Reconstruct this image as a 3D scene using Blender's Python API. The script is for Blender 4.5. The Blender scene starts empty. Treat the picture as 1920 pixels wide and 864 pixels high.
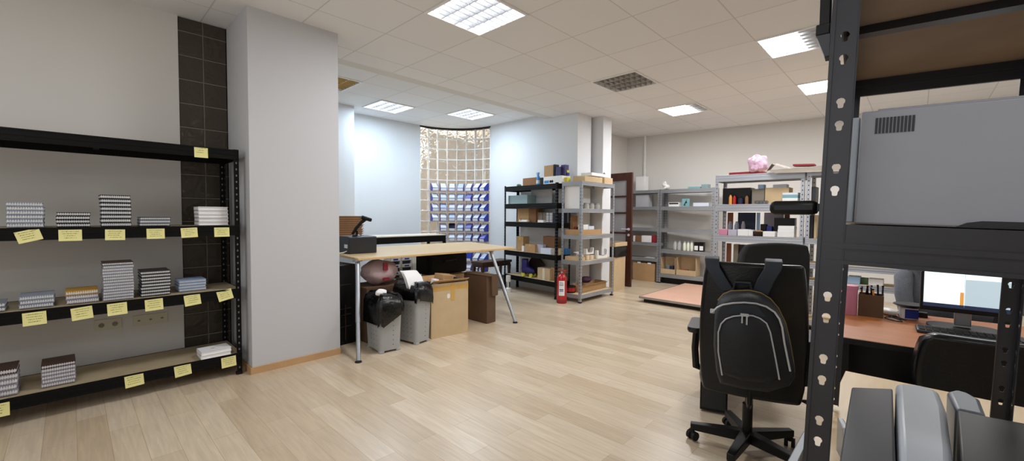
import bpy, math, random
from mathutils import Matrix, Vector
random.seed(7)
SC = bpy.context.scene
COL = SC.collection
PI = math.pi
# ---------------------------------------------------------------- camera
CF, CYAW, CPIT, CROL, CH = 792.97, math.radians(43.736), math.radians(-2.1136), math.radians(.39685), 1.31
_f = Vector((math.cos(CYAW)*math.cos(CPIT), math.sin(CYAW)*math.cos(CPIT), math.sin(CPIT)))
_r0 = Vector((math.sin(CYAW), -math.cos(CYAW), 0)); _u0 = _r0.cross(_f)
_r = _r0*math.cos(CROL)+_u0*math.sin(CROL); _u = -_r0*math.sin(CROL)+_u0*math.cos(CROL)
EYE = Vector((0, 0, CH))
cd = bpy.data.cameras.new('camera'); cam = bpy.data.objects.new('camera', cd); COL.objects.link(cam)
cd.sensor_width = 36; cd.sensor_fit = 'HORIZONTAL'; cd.lens = CF*36/1920; cd.clip_start = .02; cd.clip_end = 100
m = Matrix((_r, _u, -_f)).transposed().to_4x4(); m.translation = EYE; cam.matrix_world = m
SC.camera = cam
def ray(px, py): return _f+_r*((px-960)/CF)-_u*((py-432)/CF)
def at_z(px, py, z=0):
    d = ray(px, py); return EYE+d*((z-CH)/d.z)
def at_d(px, py, k): return EYE+ray(px, py)*k
class Frame:
    """a rack's own axes: x along its front, y into its depth"""
    def __init__(s, x, y, rz): s.o = Vector((x, y, 0)); s.rz = rz; s.ax = Vector((math.cos(rz), math.sin(rz), 0)); s.ay = Vector((-math.sin(rz), math.cos(rz), 0))
    def hit(s, px, py, d=0):
        q = ray(px, py); k = ((s.o-EYE).dot(s.ay)+d)/q.dot(s.ay); p = EYE+q*k
        return (p-s.o).dot(s.ax), p.z
    def w(s, lx, ly, z=0): p = s.o+s.ax*lx+s.ay*ly; return Vector((p.x, p.y, z))
# ---------------------------------------------------------------- materials
def lin(h):
    h = h.lstrip('#'); c = [int(h[i:i+2], 16)/255 for i in (0, 2, 4)]
    return tuple(x/12.92 if x <= .04045 else ((x+.055)/1.055)**2.4 for x in c)+(1,)
MATS = {}
def M(name, hexc='#808080', rough=.5, metal=0, var=.06, scale=6, emit=0, trans=0, bump=0, bscale=40, alpha=1, stretch=None, coat=0):
    if name in MATS: return MATS[name]
    m = bpy.data.materials.new(name); m.use_nodes = True; nt = m.node_tree; b = nt.nodes['Principled BSDF']
    c = lin(hexc)
    b.inputs['Roughness'].default_value = rough; b.inputs['Metallic'].default_value = metal
    tc = nt.nodes.new('ShaderNodeTexCoord'); mp = nt.nodes.new('ShaderNodeMapping'); nt.links.new(tc.outputs['Object'], mp.inputs[0])
    if stretch: mp.inputs['Scale'].default_value = stretch
    no = nt.nodes.new('ShaderNodeTexNoise'); no.inputs['Scale'].default_value = scale; no.inputs['Detail'].default_value = 4
    nt.links.new(mp.outputs[0], no.inputs['Vector'])
    rp = nt.nodes.new('ShaderNodeValToRGB'); nt.links.new(no.outputs['Fac'], rp.inputs[0])
    rp.color_ramp.elements[0].position = .3; rp.color_ramp.elements[1].position = .7
    rp.color_ramp.elements[0].color = tuple(x*(1-var) for x in c[:3])+(1,); rp.color_ramp.elements[1].color = tuple(min(1, x*(1+var)) for x in c[:3])+(1,)
    nt.links.new(rp.outputs[0], b.inputs['Base Color'])
    if emit:
        nt.links.new(rp.outputs[0], b.inputs['Emission Color']); b.inputs['Emission Strength'].default_value = emit
    if trans: b.inputs['Transmission Weight'].default_value = trans
    if alpha < 1: b.inputs['Alpha'].default_value = alpha
    if coat: b.inputs['Coat Weight'].default_value = coat; b.inputs['Coat Roughness'].default_value = .15
    if bump:
        n2 = nt.nodes.new('ShaderNodeTexNoise'); n2.inputs['Scale'].default_value = bscale; n2.inputs['Detail'].default_value = 3
        nt.links.new(mp.outputs[0], n2.inputs['Vector'])
        bp = nt.nodes.new('ShaderNodeBump'); bp.inputs['Strength'].default_value = bump; bp.inputs['Distance'].default_value = .01
        nt.links.new(n2.outputs['Fac'], bp.inputs['Height']); nt.links.new(bp.outputs[0], b.inputs['Normal'])
    MATS[name] = m; return m
M('wall', '#dedcd8', .85, var=.012, scale=1.2, bump=.05, bscale=220)
M('pier', '#cccdd1', .85, var=.01, scale=1.5, bump=.04, bscale=220); M('alcove_wall', '#e0e2e5', .85, var=.01, scale=1.5, bump=.04, bscale=220)
M('white_metal', '#eeeeee', .4); M('black_metal', '#0b0b0c', .38, 0, .2); M('rack_black', '#060607', .5, .0, .15)
M('rack_grey', '#a9adb3', .38, .55, .06, 3); M('rack_pale', '#b9bdc6', .4, .45, .05, 3); M('rack_dark', '#353539', .38, .35, .15, 3)
M('hole', '#e9e9e6', .6); M('hole_dark', '#1a1a1c', .7); M('hole_grey', '#77797c', .7)
M('mdf', '#cdb894', .7, var=.06, scale=14); M('mdf_olive', '#a8997c', .7, var=.06, scale=14); M('mdf_brown', '#9c8874', .75, var=.08, scale=10)
M('paper', '#f4f4f4', .8, var=.02); M('paper_blue', '#dfe6f3', .8, var=.03); M('paper_grey', '#b9bbc2', .8, var=.05)
M('wire', '#f2f3f6', .3, .2); M('cover_navy', '#161a2b', .45); M('cover_black', '#17171a', .45); M('cover_grey', '#7d838e', .5)
M('cover_brown', '#3c2019', .4); M('cover_blue', '#8fa5c8', .5); M('cover_gold', '#c3932c', .45); M('cover_mauve', '#9a94a0', .5); M('cover_slate', '#8e97a6', .5); M('cover_white', '#f3f3f5', .5)
M('gold', '#d8c27a', .3, .6)
M('sticky', '#efe9a0', .8, var=.03); M('ink', '#77713f', .8)
M('card', '#b8946a', .8, var=.06, scale=9); M('card_light', '#cdb48e', .8, var=.05, scale=9); M('card_dark', '#8a6242', .8, var=.07, scale=9); M('card_brown', '#5c4430', .7, var=.08)
M('card_in', '#a37c52', .85, var=.05); M('tape', '#d2a75c', .3, var=.05); M('tape_white', '#e8e0cf', .4)
M('plastic_grey', '#a9abab', .45, var=.03); M('plastic_black', '#0f0f10', .4, var=.2); M('plastic_white', '#f0f0ee', .4); M('plastic_dark', '#25262a', .45, var=.1)
M('bag_black', '#08080a', .25, var=.3, scale=12, bump=.8, bscale=14); M('bag_clear', '#c9c9cc', .3, var=.15, scale=8, bump=.5, bscale=12, alpha=.8); M('bag_pink', '#cdb0b0', .35, var=.1, scale=6, bump=.5, bscale=9, alpha=.86); M('pink', '#d98fae', .6); M('bag_clear_pink', '#e3bcd6', .25, var=.2, scale=30, bump=.7, bscale=40)
M('cloth_black', '#0c0c0e', .9, var=.3, scale=20, bump=.3, bscale=60); M('leather_black', '#0a0b0e', .28, var=.2, bump=.08, bscale=120); M('fabric_dark', '#2a2c2d', .9, var=.08, scale=60, bump=.2, bscale=200)
M('nylon', '#10131a', .6, var=.25, scale=30, bump=.2, bscale=150); M('nylon_blue', '#1d2631', .6, var=.2); M('piping_grey', '#c3c6ca', .35, .3); M('piping_olive', '#8a7340', .5)
M('table_wood', '#dcc195', .38, var=.06, scale=5, stretch=(1, 9, 1)); M('table_white', '#ebe3cf', .3, var=.03); M('table_edge', '#d9b67e', .5)
M('chrome', '#a4a8ad', .36, .85, .04); M('steel', '#9ea3a8', .32, .9, .05)
M('desk_wood', '#b4703f', .4, var=.1, scale=5, stretch=(8, 1, 1)); M('stool_wood', '#3b241a', .4, var=.15, scale=6); M('door_wood', '#4a2418', .38, var=.16, scale=5, stretch=(6, 6, 1)); M('frosted', '#a7a7ab', .5, var=.04)
M('red', '#b5121b', .3, var=.05, coat=.4); M('red_dull', '#8d1f2b', .6); M('blue', '#3f8bd0', .35); M('blue_deep', '#1c2f8c', .4, var=.05); M('navy', '#1d2440', .6); M('purple', '#3b3563', .6, var=.06); M('violet', '#231a66', .5); M('yellow', '#d8d04e', .5); M('orange', '#e8a24c', .6); M('teal', '#7fb4bc', .5); M('green', '#5c7a4c', .6); M('rust', '#7a4021', .6); M('plum', '#4a2440', .6); M('lilac', '#c3bfd2', .6); M('taupe', '#8c8376', .7); M('brown_dark', '#2a1a16', .6); M('sky', '#a9c9ec', .5)
M('glass_clear', '#f2f6f6', .12, trans=.55, var=.01); M('jar_lid', '#b8babc', .35, .6); M('glass_blue', '#b9d2d6', .1, trans=.55, var=.03)
M('bin_blue', '#2438a8', .35, var=.06); M('bin_card', '#eef1f8', .6, var=.02); M('bin_card_blue', '#c9d8f0', .6, var=.03); M('bin_card_violet', '#8f92d8', .6, var=.05); M('bin_card_green', '#e3ead9', .6)
M('platform', '#d9ae97', .55, var=.05, scale=5); M('skirting', '#c79f74', .5, var=.08, scale=6)
M('device_grey', '#9b9da5', .45, var=.03); M('device_pale', '#b6bfc9', .4, var=.03); M('device_mid', '#6f7883', .4, var=.04); M('device_dark', '#35373d', .5, var=.04)
M('socket', '#d6d1bd', .4, var=.01); M('rubber', '#0d0d0d', .8)
M('lamp_on', '#ffffff', .5, emit=9, var=0); M('lamp_soft', '#f4f8ff', .5, emit=2.2, var=0); M('lamp_off', '#b9bcc0', .4, var=.05); M('louvre', '#dfe3ea', .3, .3, var=.02); M('louvre_dim', '#a9a6a2', .35, .3, var=.05); M('louvre_tan', '#c9ab6c', .35, .4, var=.1); M('lamp_cavity', '#7b776f', .6); M('outlet_dish', '#8f8b7c', .6)
M('screen_white', '#e8fbff', .4, emit=1.0, var=.01); M('screen_grey', '#b5c8d2', .4, emit=.8, var=.01); M('screen_bar', '#27324e', .4, emit=.5, var=.2, scale=90); M('screen_orange', '#d99a4e', .4, emit=.8, var=.02); M('screen_line', '#8296a4', .4, emit=.7)
M('coat_grey', '#7a7f89', .9, var=.08, scale=30, bump=.2, bscale=100)
for k_, v_ in (('rack_black', .2), ('plastic_black', .3), ('leather_black', .35)): MATS[k_].node_tree.nodes['Principled BSDF'].inputs['Specular IOR Level'].default_value = v_
# floor: beech laminate planks running along y
def floor_mat():
    m = bpy.data.materials.new('laminate'); m.use_nodes = True; nt = m.node_tree; b = nt.nodes['Principled BSDF']; L = nt.links.new
    tc = nt.nodes.new('ShaderNodeTexCoord'); mp = nt.nodes.new('ShaderNodeMapping'); mp.inputs['Rotation'].default_value = (0, 0, PI/2); L(tc.outputs['Object'], mp.inputs[0])
    br = nt.nodes.new('ShaderNodeTexBrick'); br.offset = .37; br.offset_frequency = 2; br.inputs['Scale'].default_value = 1
    br.inputs['Brick Width'].default_value = .86; br.inputs['Row Height'].default_value = .135; br.inputs['Mortar Size'].default_value = .0011; br.inputs['Bias'].default_value = 0
    br.inputs['Color1'].default_value = lin('#d8c8b1'); br.inputs['Color2'].default_value = lin('#c5b196'); br.inputs['Mortar'].default_value = lin('#ad9678'); L(mp.outputs[0], br.inputs['Vector'])
    mp2 = nt.nodes.new('ShaderNodeMapping'); mp2.inputs['Scale'].default_value = (22, 1.6, 1); L(tc.outputs['Object'], mp2.inputs[0])
    no = nt.nodes.new('ShaderNodeTexNoise'); no.inputs['Scale'].default_value = 2.2; no.inputs['Detail'].default_value = 6; no.inputs['Distortion'].default_value = .6; L(mp2.outputs[0], no.inputs['Vector'])
    rp = nt.nodes.new('ShaderNodeValToRGB'); rp.color_ramp.elements[0].color = (.86, .86, .86, 1); rp.color_ramp.elements[1].color = (1.06, 1.05, 1.04, 1); rp.color_ramp.elements[0].position = .3; rp.color_ramp.elements[1].position = .7; L(no.outputs['Fac'], rp.inputs[0])
    mx = nt.nodes.new('ShaderNodeMix'); mx.data_type = 'RGBA'; mx.blend_type = 'MULTIPLY'; mx.inputs['Factor'].default_value = 1; L(br.outputs['Color'], mx.inputs['A']); L(rp.outputs[0], mx.inputs['B'])
    L(mx.outputs['Result'], b.inputs['Base Color']); b.inputs['Roughness'].default_value = .3
    return m
MATS['laminate'] = floor_mat()
def ceil_mat(name, sx, sy, ox, oy):
    m = bpy.data.materials.new(name); m.use_nodes = True; nt = m.node_tree; b = nt.nodes['Principled BSDF']; L = nt.links.new
    tc = nt.nodes.new('ShaderNodeTexCoord'); mp = nt.nodes.new('ShaderNodeMapping'); mp.inputs['Location'].default_value = (-ox+40*sx, -oy+40*sy, 0); L(tc.outputs['Object'], mp.inputs[0])
    br = nt.nodes.new('ShaderNodeTexBrick'); br.offset = 0; br.squash = 1; br.inputs['Scale'].default_value = 1; br.inputs['Brick Width'].default_value = sx; br.inputs['Row Height'].default_value = sy
    br.inputs['Mortar Size'].default_value = .006; br.inputs['Mortar Smooth'].default_value = .3
    br.inputs['Color1'].default_value = lin('#eeeff1'); br.inputs['Color2'].default_value = lin('#eaebed'); br.inputs['Mortar'].default_value = lin('#d3d1ce'); L(mp.outputs[0], br.inputs['Vector'])
    L(br.outputs['Color'], b.inputs['Base Color']); b.inputs['Roughness'].default_value = .9
    return m
GX, GY, SX, SY = 2.63, 2.945, .606, .601
RX, RY, RS = 3.277, 5.276, .603
MATS['ceiling'] = ceil_mat('ceiling', SX, SY, GX, GY); MATS['ceiling_recess'] = ceil_mat('ceiling_recess', RS, RS, RX, RY)
def glass_block_mat(name, hexc, rough, trans, bump):
    m = bpy.data.materials.new(name); m.use_nodes = True; nt = m.node_tree; b = nt.nodes['Principled BSDF']; L = nt.links.new
    b.inputs['Base Color'].default_value = lin(hexc); b.inputs['Roughness'].default_value = rough; b.inputs['Transmission Weight'].default_value = trans; b.inputs['IOR'].default_value = 1.35
    tc = nt.nodes.new('ShaderNodeTexCoord')
    w = nt.nodes.new('ShaderNodeTexNoise'); w.inputs['Scale'].default_value = 9; w.inputs['Detail'].default_value = 1.5; w.inputs['Distortion'].default_value = 1.2; L(tc.outputs['Object'], w.inputs['Vector'])
    bp = nt.nodes.new('ShaderNodeBump'); bp.inputs['Strength'].default_value = bump; bp.inputs['Distance'].default_value = .05; L(w.outputs['Fac'], bp.inputs['Height']); L(bp.outputs[0], b.inputs['Normal'])
    MATS[name] = m
glass_block_mat('glass_block', '#e9e4da', .06, .92, .7); glass_block_mat('glass_block_dark', '#4b443c', .18, .0, .25)
def facade_mat():
    m = bpy.data.materials.new('facade'); m.use_nodes = True; nt = m.node_tree; b = nt.nodes['Principled BSDF']; L = nt.links.new
    tc = nt.nodes.new('ShaderNodeTexCoord'); br = nt.nodes.new('ShaderNodeTexBrick'); br.inputs['Scale'].default_value = 1; br.inputs['Brick Width'].default_value = .5; br.inputs['Row Height'].default_value = .22
    mp = nt.nodes.new('ShaderNodeMapping'); mp.inputs['Rotation'].default_value = (PI/2, 0, 0); L(tc.outputs['Object'], mp.inputs[0]); L(mp.outputs[0], br.inputs['Vector'])
    br.inputs['Color1'].default_value = lin('#d3c8ba'); br.inputs['Color2'].default_value = lin('#b3a594'); br.inputs['Mortar'].default_value = lin('#e6ddcf'); br.inputs['Mortar Size'].default_value = .02
    L(br.outputs['Color'], b.inputs['Base Color']); b.inputs['Roughness'].default_value = .8
    MATS['facade'] = m
facade_mat()
# ---------------------------------------------------------------- mesh builder
def rrect(w, h, r, n=4):
    out = []
    for cx, cy, a in ((w/2-r, h/2-r, 0), (-w/2+r, h/2-r, PI/2), (-w/2+r, -h/2+r, PI), (w/2-r, -h/2+r, 1.5*PI)):
        out += [(cx+r*math.cos(a+PI/2*i/n), cy+r*math.sin(a+PI/2*i/n)) for i in range(n+1)]
    return out
class MB:
    def __init__(s): s.v = []; s.f = []; s.m = []; s.T = Matrix.Identity(4)
    def add(s, vs, fs, m=0):
        k = len(s.v); s.v += [tuple(s.T @ Vector(p)) for p in vs]
        for f in fs: s.f.append([i+k for i in f]); s.m.append(m)
        return s
    def box(s, x0, x1, y0, y1, z0, z1, m=0):
        return s.add([(x0, y0, z0), (x1, y0, z0), (x1, y1, z0), (x0, y1, z0), (x0, y0, z1), (x1, y0, z1), (x1, y1, z1), (x0, y1, z1)],
                     [(0, 3, 2, 1), (4, 5, 6, 7), (0, 1, 5, 4), (1, 2, 6, 5), (2, 3, 7, 6), (3, 0, 4, 7)], m)
    def cbox(s, c, d, rot=(0, 0, 0), m=0):
        t = s.T; s.T = t @ Matrix.Translation(c) @ (Matrix.Rotation(rot[2], 4, 'Z') @ Matrix.Rotation(rot[1], 4, 'Y') @ Matrix.Rotation(rot[0], 4, 'X'))
        s.box(-d[0]/2, d[0]/2, -d[1]/2, d[1]/2, -d[2]/2, d[2]/2, m); s.T = t; return s
    def loft(s, rings, m=0, cap0=True, cap1=True, closed=True):
        n = len(rings[0]); vs = [p for r in rings for p in r]; fs = []
        for i in range(len(rings)-1):
            for j in range(n if closed else n-1):
                a = i*n+j; b = i*n+(j+1) % n; fs.append((a, b, b+n, a+n))
        if cap0: fs.append(tuple(range(n-1, -1, -1)))
        if cap1: fs.append(tuple((len(rings)-1)*n+i for i in range(n)))
        return s.add(vs, fs, m)
    def prism(s, poly, z0, z1, m=0): return s.loft([[(x, y, z0) for x, y in poly], [(x, y, z1) for x, y in poly]], m)
    def prismxz(s, poly, y0, y1, m=0):   # poly in x,z, thickness along y
        return s.loft([[(x, y1, z) for x, z in poly], [(x, y0, z) for x, z in poly]], m)
    def prismyz(s, poly, x0, x1, m=0):
        return s.loft([[(x0, y, z) for y, z in poly], [(x1, y, z) for y, z in poly]], m)
    def lathe(s, prof, c=(0, 0, 0), n=20, m=0):
        return s.loft([[(c[0]+r*math.cos(2*PI*i/n), c[1]+r*math.sin(2*PI*i/n), c[2]+z) for i in range(n)] for r, z in prof], m)
    def tube(s, pts, r, n=8, m=0, flat=None, caps=True):
        pts = [Vector(p) for p in pts]; rings = []; up = None
        for i, p in enumerate(pts):
            t = (pts[min(i+1, len(pts)-1)]-pts[max(i-1, 0)]).normalized()
            if up is None: up = Vector((0, 0, 1)) if abs(t.z) < .9 else Vector((1, 0, 0))
            a = t.cross(up).normalized(); b = a.cross(t).normalized(); up = b
            rr = r[i] if isinstance(r, (list, tuple)) else r
            rings.append([tuple(p+a*rr*math.cos(2*PI*k/n)+b*(flat or 1)*rr*math.sin(2*PI*k/n)) for k in range(n)])
        return s.loft(rings, m, caps, caps)
    def cyl(s, p0, p1, r0, r1=None, n=16, m=0): return s.tube([p0, p1], [r0, r0 if r1 is None else r1], n, m)
    def ribbon(s, pts, wdir, w, t, m=0):    # flat strap along pts, width along wdir
        wd = Vector(wdir).normalized(); pts = [Vector(p) for p in pts]; rings = []
        for i, p in enumerate(pts):
            d = (pts[min(i+1, len(pts)-1)]-pts[max(i-1, 0)]).normalized(); nn = d.cross(wd).normalized()
            ww = w[i] if isinstance(w, (list, tuple)) else w
            rings.append([tuple(p+wd*a*ww/2+nn*b*t/2) for a, b in ((-1, -1), (1, -1), (1, 1), (-1, 1))])
        return s.loft(rings, m)
    def ball(s, c, r, n=12, k=8, m=0, fn=None):
        rings = []
        for i in range(k+1):
            a = -PI/2+PI*i/k; ring = []
            for j in range(n):
                q = Vector((math.cos(a)*math.cos(2*PI*j/n), math.cos(a)*math.sin(2*PI*j/n), math.sin(a))); f = fn(q) if fn else 1
                ring.append((c[0]+q.x*r[0]*f, c[1]+q.y*r[1]*f, c[2]+q.z*r[2]*f))
            rings.append(ring)
        return s.loft(rings, m)
    def quad(s, a, b, c, d, m=0): return s.add([a, b, c, d], [(0, 1, 2, 3)], m)
    def build(s, name, mats, parent=None, bevel=0, seg=2, smooth=35, sub=0):
        me = bpy.data.meshes.new(name); me.from_pydata(s.v, [], s.f); me.validate()
        import bmesh as _b; q_ = _b.new(); q_.from_mesh(me); _b.ops.recalc_face_normals(q_, faces=q_.faces); q_.to_mesh(me); q_.free()
        for q in ([mats] if isinstance(mats, str) else mats): me.materials.append(MATS[q])
        if len(me.polygons) != len(s.m): print('MISMATCH', name, len(me.polygons), len(s.m))
        if len(me.polygons) == len(s.m): me.polygons.foreach_set('material_index', s.m)
        if smooth:
            me.polygons.foreach_set('use_smooth', [True]*len(me.polygons)); me.set_sharp_from_angle(angle=math.radians(smooth))
        o = bpy.data.objects.new(name, me); COL.objects.link(o)
        if parent is not None: o.parent = parent
        if bevel:
            b = o.modifiers.new('bevel', 'BEVEL'); b.width = bevel; b.segments = seg; b.limit_method = 'ANGLE'; b.angle_limit = math.radians(40); b.harden_normals = False
        if sub: q = o.modifiers.new('sub', 'SUBSURF'); q.levels = sub; q.render_levels = sub
        return o
def tag(o, label=None, cat=None, group=None, kind=None):
    if label: o['label'] = label
    if cat: o['category'] = cat
    if group: o['group'] = group
    if kind: o['kind'] = kind
    return o
def thing(name, label, cat, loc=(0, 0, 0), rz=0, group=None):
    o = bpy.data.objects.new(name, None); COL.objects.link(o); o.location = loc; o.rotation_euler = (0, 0, rz); o.empty_display_size = .05
    return tag(o, label, cat, group)
def dup(o, parent=None):
    c = o.copy(); COL.objects.link(c); c.parent = parent
    for ch in list(o.children): dup(ch, c)
    return c
def struct(name, mb, mats, parent=None, **k):
    o = mb.build(name, mats, parent, **k); o['kind'] = 'structure'; return o
def place(o, loc, rz=0): o.location = loc; o.rotation_euler = (0, 0, rz); return o
ORD = ['first', 'second', 'third', 'fourth', 'fifth', 'sixth', 'seventh', 'eighth', 'ninth', 'tenth', 'eleventh', 'twelfth', 'thirteenth', 'fourteenth']
# ---------------------------------------------------------------- room shell
ZC = 2.95; ZR = 3.03   # main ceiling, slightly higher alcove ceiling
struct('floor', MB().box(-2.4, 9.2, -2.8, 7.25, -.1, 0), 'laminate', smooth=0)
def cells(x0, x1, y0, y1, ox, oy, sx, sy, skip, z, mb):
    def cuts(a, b, o, s):
        k = math.ceil((a-o)/s+1e-6); out = [a]
        while o+k*s < b-1e-6: out.append(o+k*s); k += 1
        return out+[b]
    for xa, xb in zip(cuts(x0, x1, ox, sx)[:-1], cuts(x0, x1, ox, sx)[1:]):
        for ya, yb in zip(cuts(y0, y1, oy, sy)[:-1], cuts(y0, y1, oy, sy)[1:]):
            if any(abs((xa+xb)/2-(q[0]+q[1])/2) < .1 and abs((ya+yb)/2-(q[2]+q[3])/2) < .1 for q in skip): continue
            mb.quad((xa, ya, z), (xa, yb, z), (xb, yb, z), (xb, ya, z))
def gcell(i, j): return (GX+i*SX, GX+(i+1)*SX, GY+j*SY, GY+(j+1)*SY)
def rcell(i, j): return (RX+i*RS, RX+(i+1)*RS, RY+j*RS, RY+(j+1)*RS)
FIX = [(gcell(-1, -1), 'lit', 'bright square louvred ceiling light nearest the white pillar'),
       (gcell(3, -4), 'half', 'bright ceiling panel beside the top of the near dark rack, one side unlit'),
       (gcell(3, -1), 'off', 'unlit grey louvred ceiling panel in the middle of the room'),
       (gcell(6, -1), 'half2', 'small bright ceiling panel furthest back, above the grey shelves'),
       (gcell(6, -4), 'half', 'bright ceiling panel half hidden behind the near dark rack post'),
       (rcell(0, 1), 'lit', 'louvred ceiling light in the alcove, left of its two lit ones'),
       (rcell(2, 0), 'lit', 'louvred ceiling light in the alcove, the one nearest the curved glass blocks'),
       (rcell(-2, 0), 'tan', 'unlit tan louvred ceiling panel peeking out beside the white pillar')]
mb = MB(); cells(-2.4, 9.2, -2.8, 4.46, GX, GY, SX, SY, [f[0] for f in FIX], ZC, mb); cells(-2.4, 1.1, 4.46, 4.65, GX, GY, SX, SY, [], ZC, mb); cells(6.4, 9.2, 4.46, 4.65, GX, GY, SX, SY, [], ZC, mb); struct('ceiling', mb, 'ceiling', smooth=0)
mb = MB(); cells(1.6, 6.4, 4.62, 7.3, RX, RY, RS, RS, [f[0] for f in FIX], ZR, mb); struct('ceiling', mb, 'ceiling_recess', smooth=0)
struct('trim_1', MB().box(1.6, 6.4, 4.46, 4.62, ZC, ZR+.05), 'wall', smooth=0)
struct('wall_left', MB().box(-2.4, .655, 4.5, 4.65, 0, ZC).box(1.0, 1.1, 4.5, 4.65, 0, ZC), 'wall', smooth=0)
# dark glass-block strip between wall and pillar
w1 = struct('window_1', MB().box(.655, 1.0, 4.53, 4.62, 0, ZC), 'rack_black', smooth=0)
mb = MB(); g = MB(); cw = .345/2
for c in range(2):
    for r in range(15):
        z0 = ZC-.115-.2*r; z1 = min(ZC, z0+.2) if r else ZC; z0 = max(z0, 0)
        if r: z1 = ZC-.115-.2*(r-1)
        if z1-z0 < .02: continue
        mb.box(.655+cw*c+.003, .655+cw*(c+1)-.003, 4.507, 4.53, z0+.003, z1-.003)
struct('glass_block', mb, 'glass_block_dark', w1, bevel=.004)
for z in [ZC-.115-.2*r for r in range(15)]: g.box(.655, 1.0, 4.512, 4.531, z-.003, z+.003)
g.box(.655+cw-.003, .655+cw+.003, 4.512, 4.531, 0, ZC); struct('grout', g, 'outlet_dish', w1, smooth=0)
# near pillar
struct('pillar', MB().box(1.0, 1.725, 3.87, 7.3, 0, ZR+.05), 'pier', smooth=0)
struct('baseboard_pillar', MB().box(.985, 1.725, 3.855, 3.87, 0, .055).box(.985, 1.0, 3.87, 4.5, 0, .055), 'skirting', smooth=0)
# alcove back: pier, wall, curved glass-block bay, side wall
struct('wall_alcove_pier', MB().box(1.725, 3.18, 6.56, 7.3, 0, ZR), 'alcove_wall', smooth=0)
struct('wall_alcove_back', MB().box(3.18, 4.72, 7.0, 7.3, 0, ZR), 'alcove_wall', smooth=0)
struct('wall_alcove_side', MB().prism([(5.685, 6.04), (5.645, 3.96), (6.03, 3.96), (6.03, 4.2), (5.95, 6.04)], 0, ZR), 'alcove_wall', smooth=0)
struct('pillar', MB().box(6.11, 6.37, 3.78, 4.6, 0, ZC), 'alcove_wall', smooth=0)
struct('wall_gap', MB().box(6.0, 6.15, 4.2, 4.35, 0, ZC), 'wall', smooth=0)
struct('wall_door', MB().box(7.2, 8.4, 4.49, 4.64, 0, ZC).box(6.37, 7.2, 4.49, 4.64, 2.12, ZC), 'wall', smooth=0)
struct('wall_corridor', MB().box(6.0, 7.4, 5.9, 6.0, 0, ZC), 'wall', smooth=0)
struct('wall_back', MB().prism([(8.2, 4.6), (8.35, 4.6), (9.25, -2.8), (9.1, -2.8)], 0, ZC), 'wall', smooth=0)
struct('wall_right', MB().box(-2.4, 9.2, -2.95, -2.8, 0, ZC), 'wall', smooth=0)
struct('wall_rear', MB().box(-2.55, -2.4, -2.8, 4.65, 0, ZC), 'wall', smooth=0)
struct('trim_2', MB().box(8.17, 8.2, 4.05, 4.085, 1.8, ZC), 'plastic_white', smooth=0)
# curved glass-block bay
CX, CY, CR = 4.72, 6.035, .965
def arc(a, r, z): return (CX+r*math.cos(a), CY+r*math.sin(a), z)
NB = 8; PB = .2045
w2 = MB()
def arcbox(mb, a0, a1, r0, r1, z0, z1, n=2, m=0):
    rings = []
    for i in range(n+1):
        a = a0+(a1-a0)*i/n; rings.append([arc(a, r0, z0), arc(a, r1, z0), arc(a, r1, z1), arc(a, r0, z1)])
    mb.loft(rings, m)
arcbox(w2, 0, PI/2, CR-.012, CR+.075, 0, .06, 24); arcbox(w2, 0, PI/2, CR-.012, CR+.075, ZR-.035, ZR, 24, 1)
win2 = struct('window_2', w2, ['pier', 'black_metal'])
gr = MB(); gb = MB()
for i in range(NB+1):
    a = PI/2*i/NB; arcbox(gr, a-.0075, a+.0075, CR-.012, CR+.075, .05, ZR-.03, 1)
zs = [z for z in [1.79+PB*k for k in range(-9, 7)] if .06 < z < ZR-.06]
for z in zs: arcbox(gr, 0, PI/2, CR-.012, CR+.075, z-.0075, z+.0075, 24)
lev = [.06]+zs+[ZR-.035]
for i in range(NB):
    for za, zb in zip(lev[:-1], lev[1:]): arcbox(gb, PI/2*i/NB+.006, PI/2*(i+1)/NB-.006, CR, CR+.06, za+.006, zb-.006, 2)
struct('grout', gr, 'white_metal', win2); struct('glass_block', gb, 'glass_block', win2)
fc = MB().box(2.5, 11, 9.6, 9.8, -.5, 6).box(9.3, 9.5, 4.7, 9.8, -.5, 6)
struct('outside_facade', fc, 'facade', smooth=0)
struct('outside_ground', MB().box(1.7, 11, 7.31, 9.7, -.3, -.2), 'hole_grey', smooth=0)
# door leaf standing open
d = Vector((7.15, 4.47, 0)); e = Vector((7.10, 3.76, 0)); dl = (e-d).length
dt = thing('door_1', 'dark brown door standing open with frosted panes', 'door', d, math.atan2(e.y-d.y, e.x-d.x)); dt['kind'] = 'structure'
mb = MB(); st = .115
mb.box(0, st, -.02, .02, .005, 2.1).box(dl-st, dl, -.02, .02, .005, 2.1).box(st, dl-st, -.02, .02, .005, .25).box(st, dl-st, -.02, .02, 1.96, 2.1)
for z in (.62, .99, 1.36, 1.665): mb.box(st, dl-st, -.016, .016, z-.016, z+.016)
struct('leaf', mb, 'door_wood', dt, bevel=.003)
struct('pane', MB().box(st-.005, dl-st+.005, -.005, .005, .2, 1.98), 'frosted', dt, smooth=0)
mb = MB()
for s in (-1, 1):
    mb.cyl((dl-.055, .018*s, 1.06), (dl-.055, .03*s, 1.06), .026).cyl((dl-.055, .03*s, 1.06), (dl-.055, .065*s, 1.06), .009, n=8).tube([(dl-.05, .06*s, 1.06), (dl-.1, .064*s, 1.06), (dl-.18, .062*s, 1.06)], .012, 8)
    mb.cyl((dl-.055, .018*s, .955), (dl-.055, .028*s, .955), .024)
struct('handle', mb, 'lilac', dt)
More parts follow.
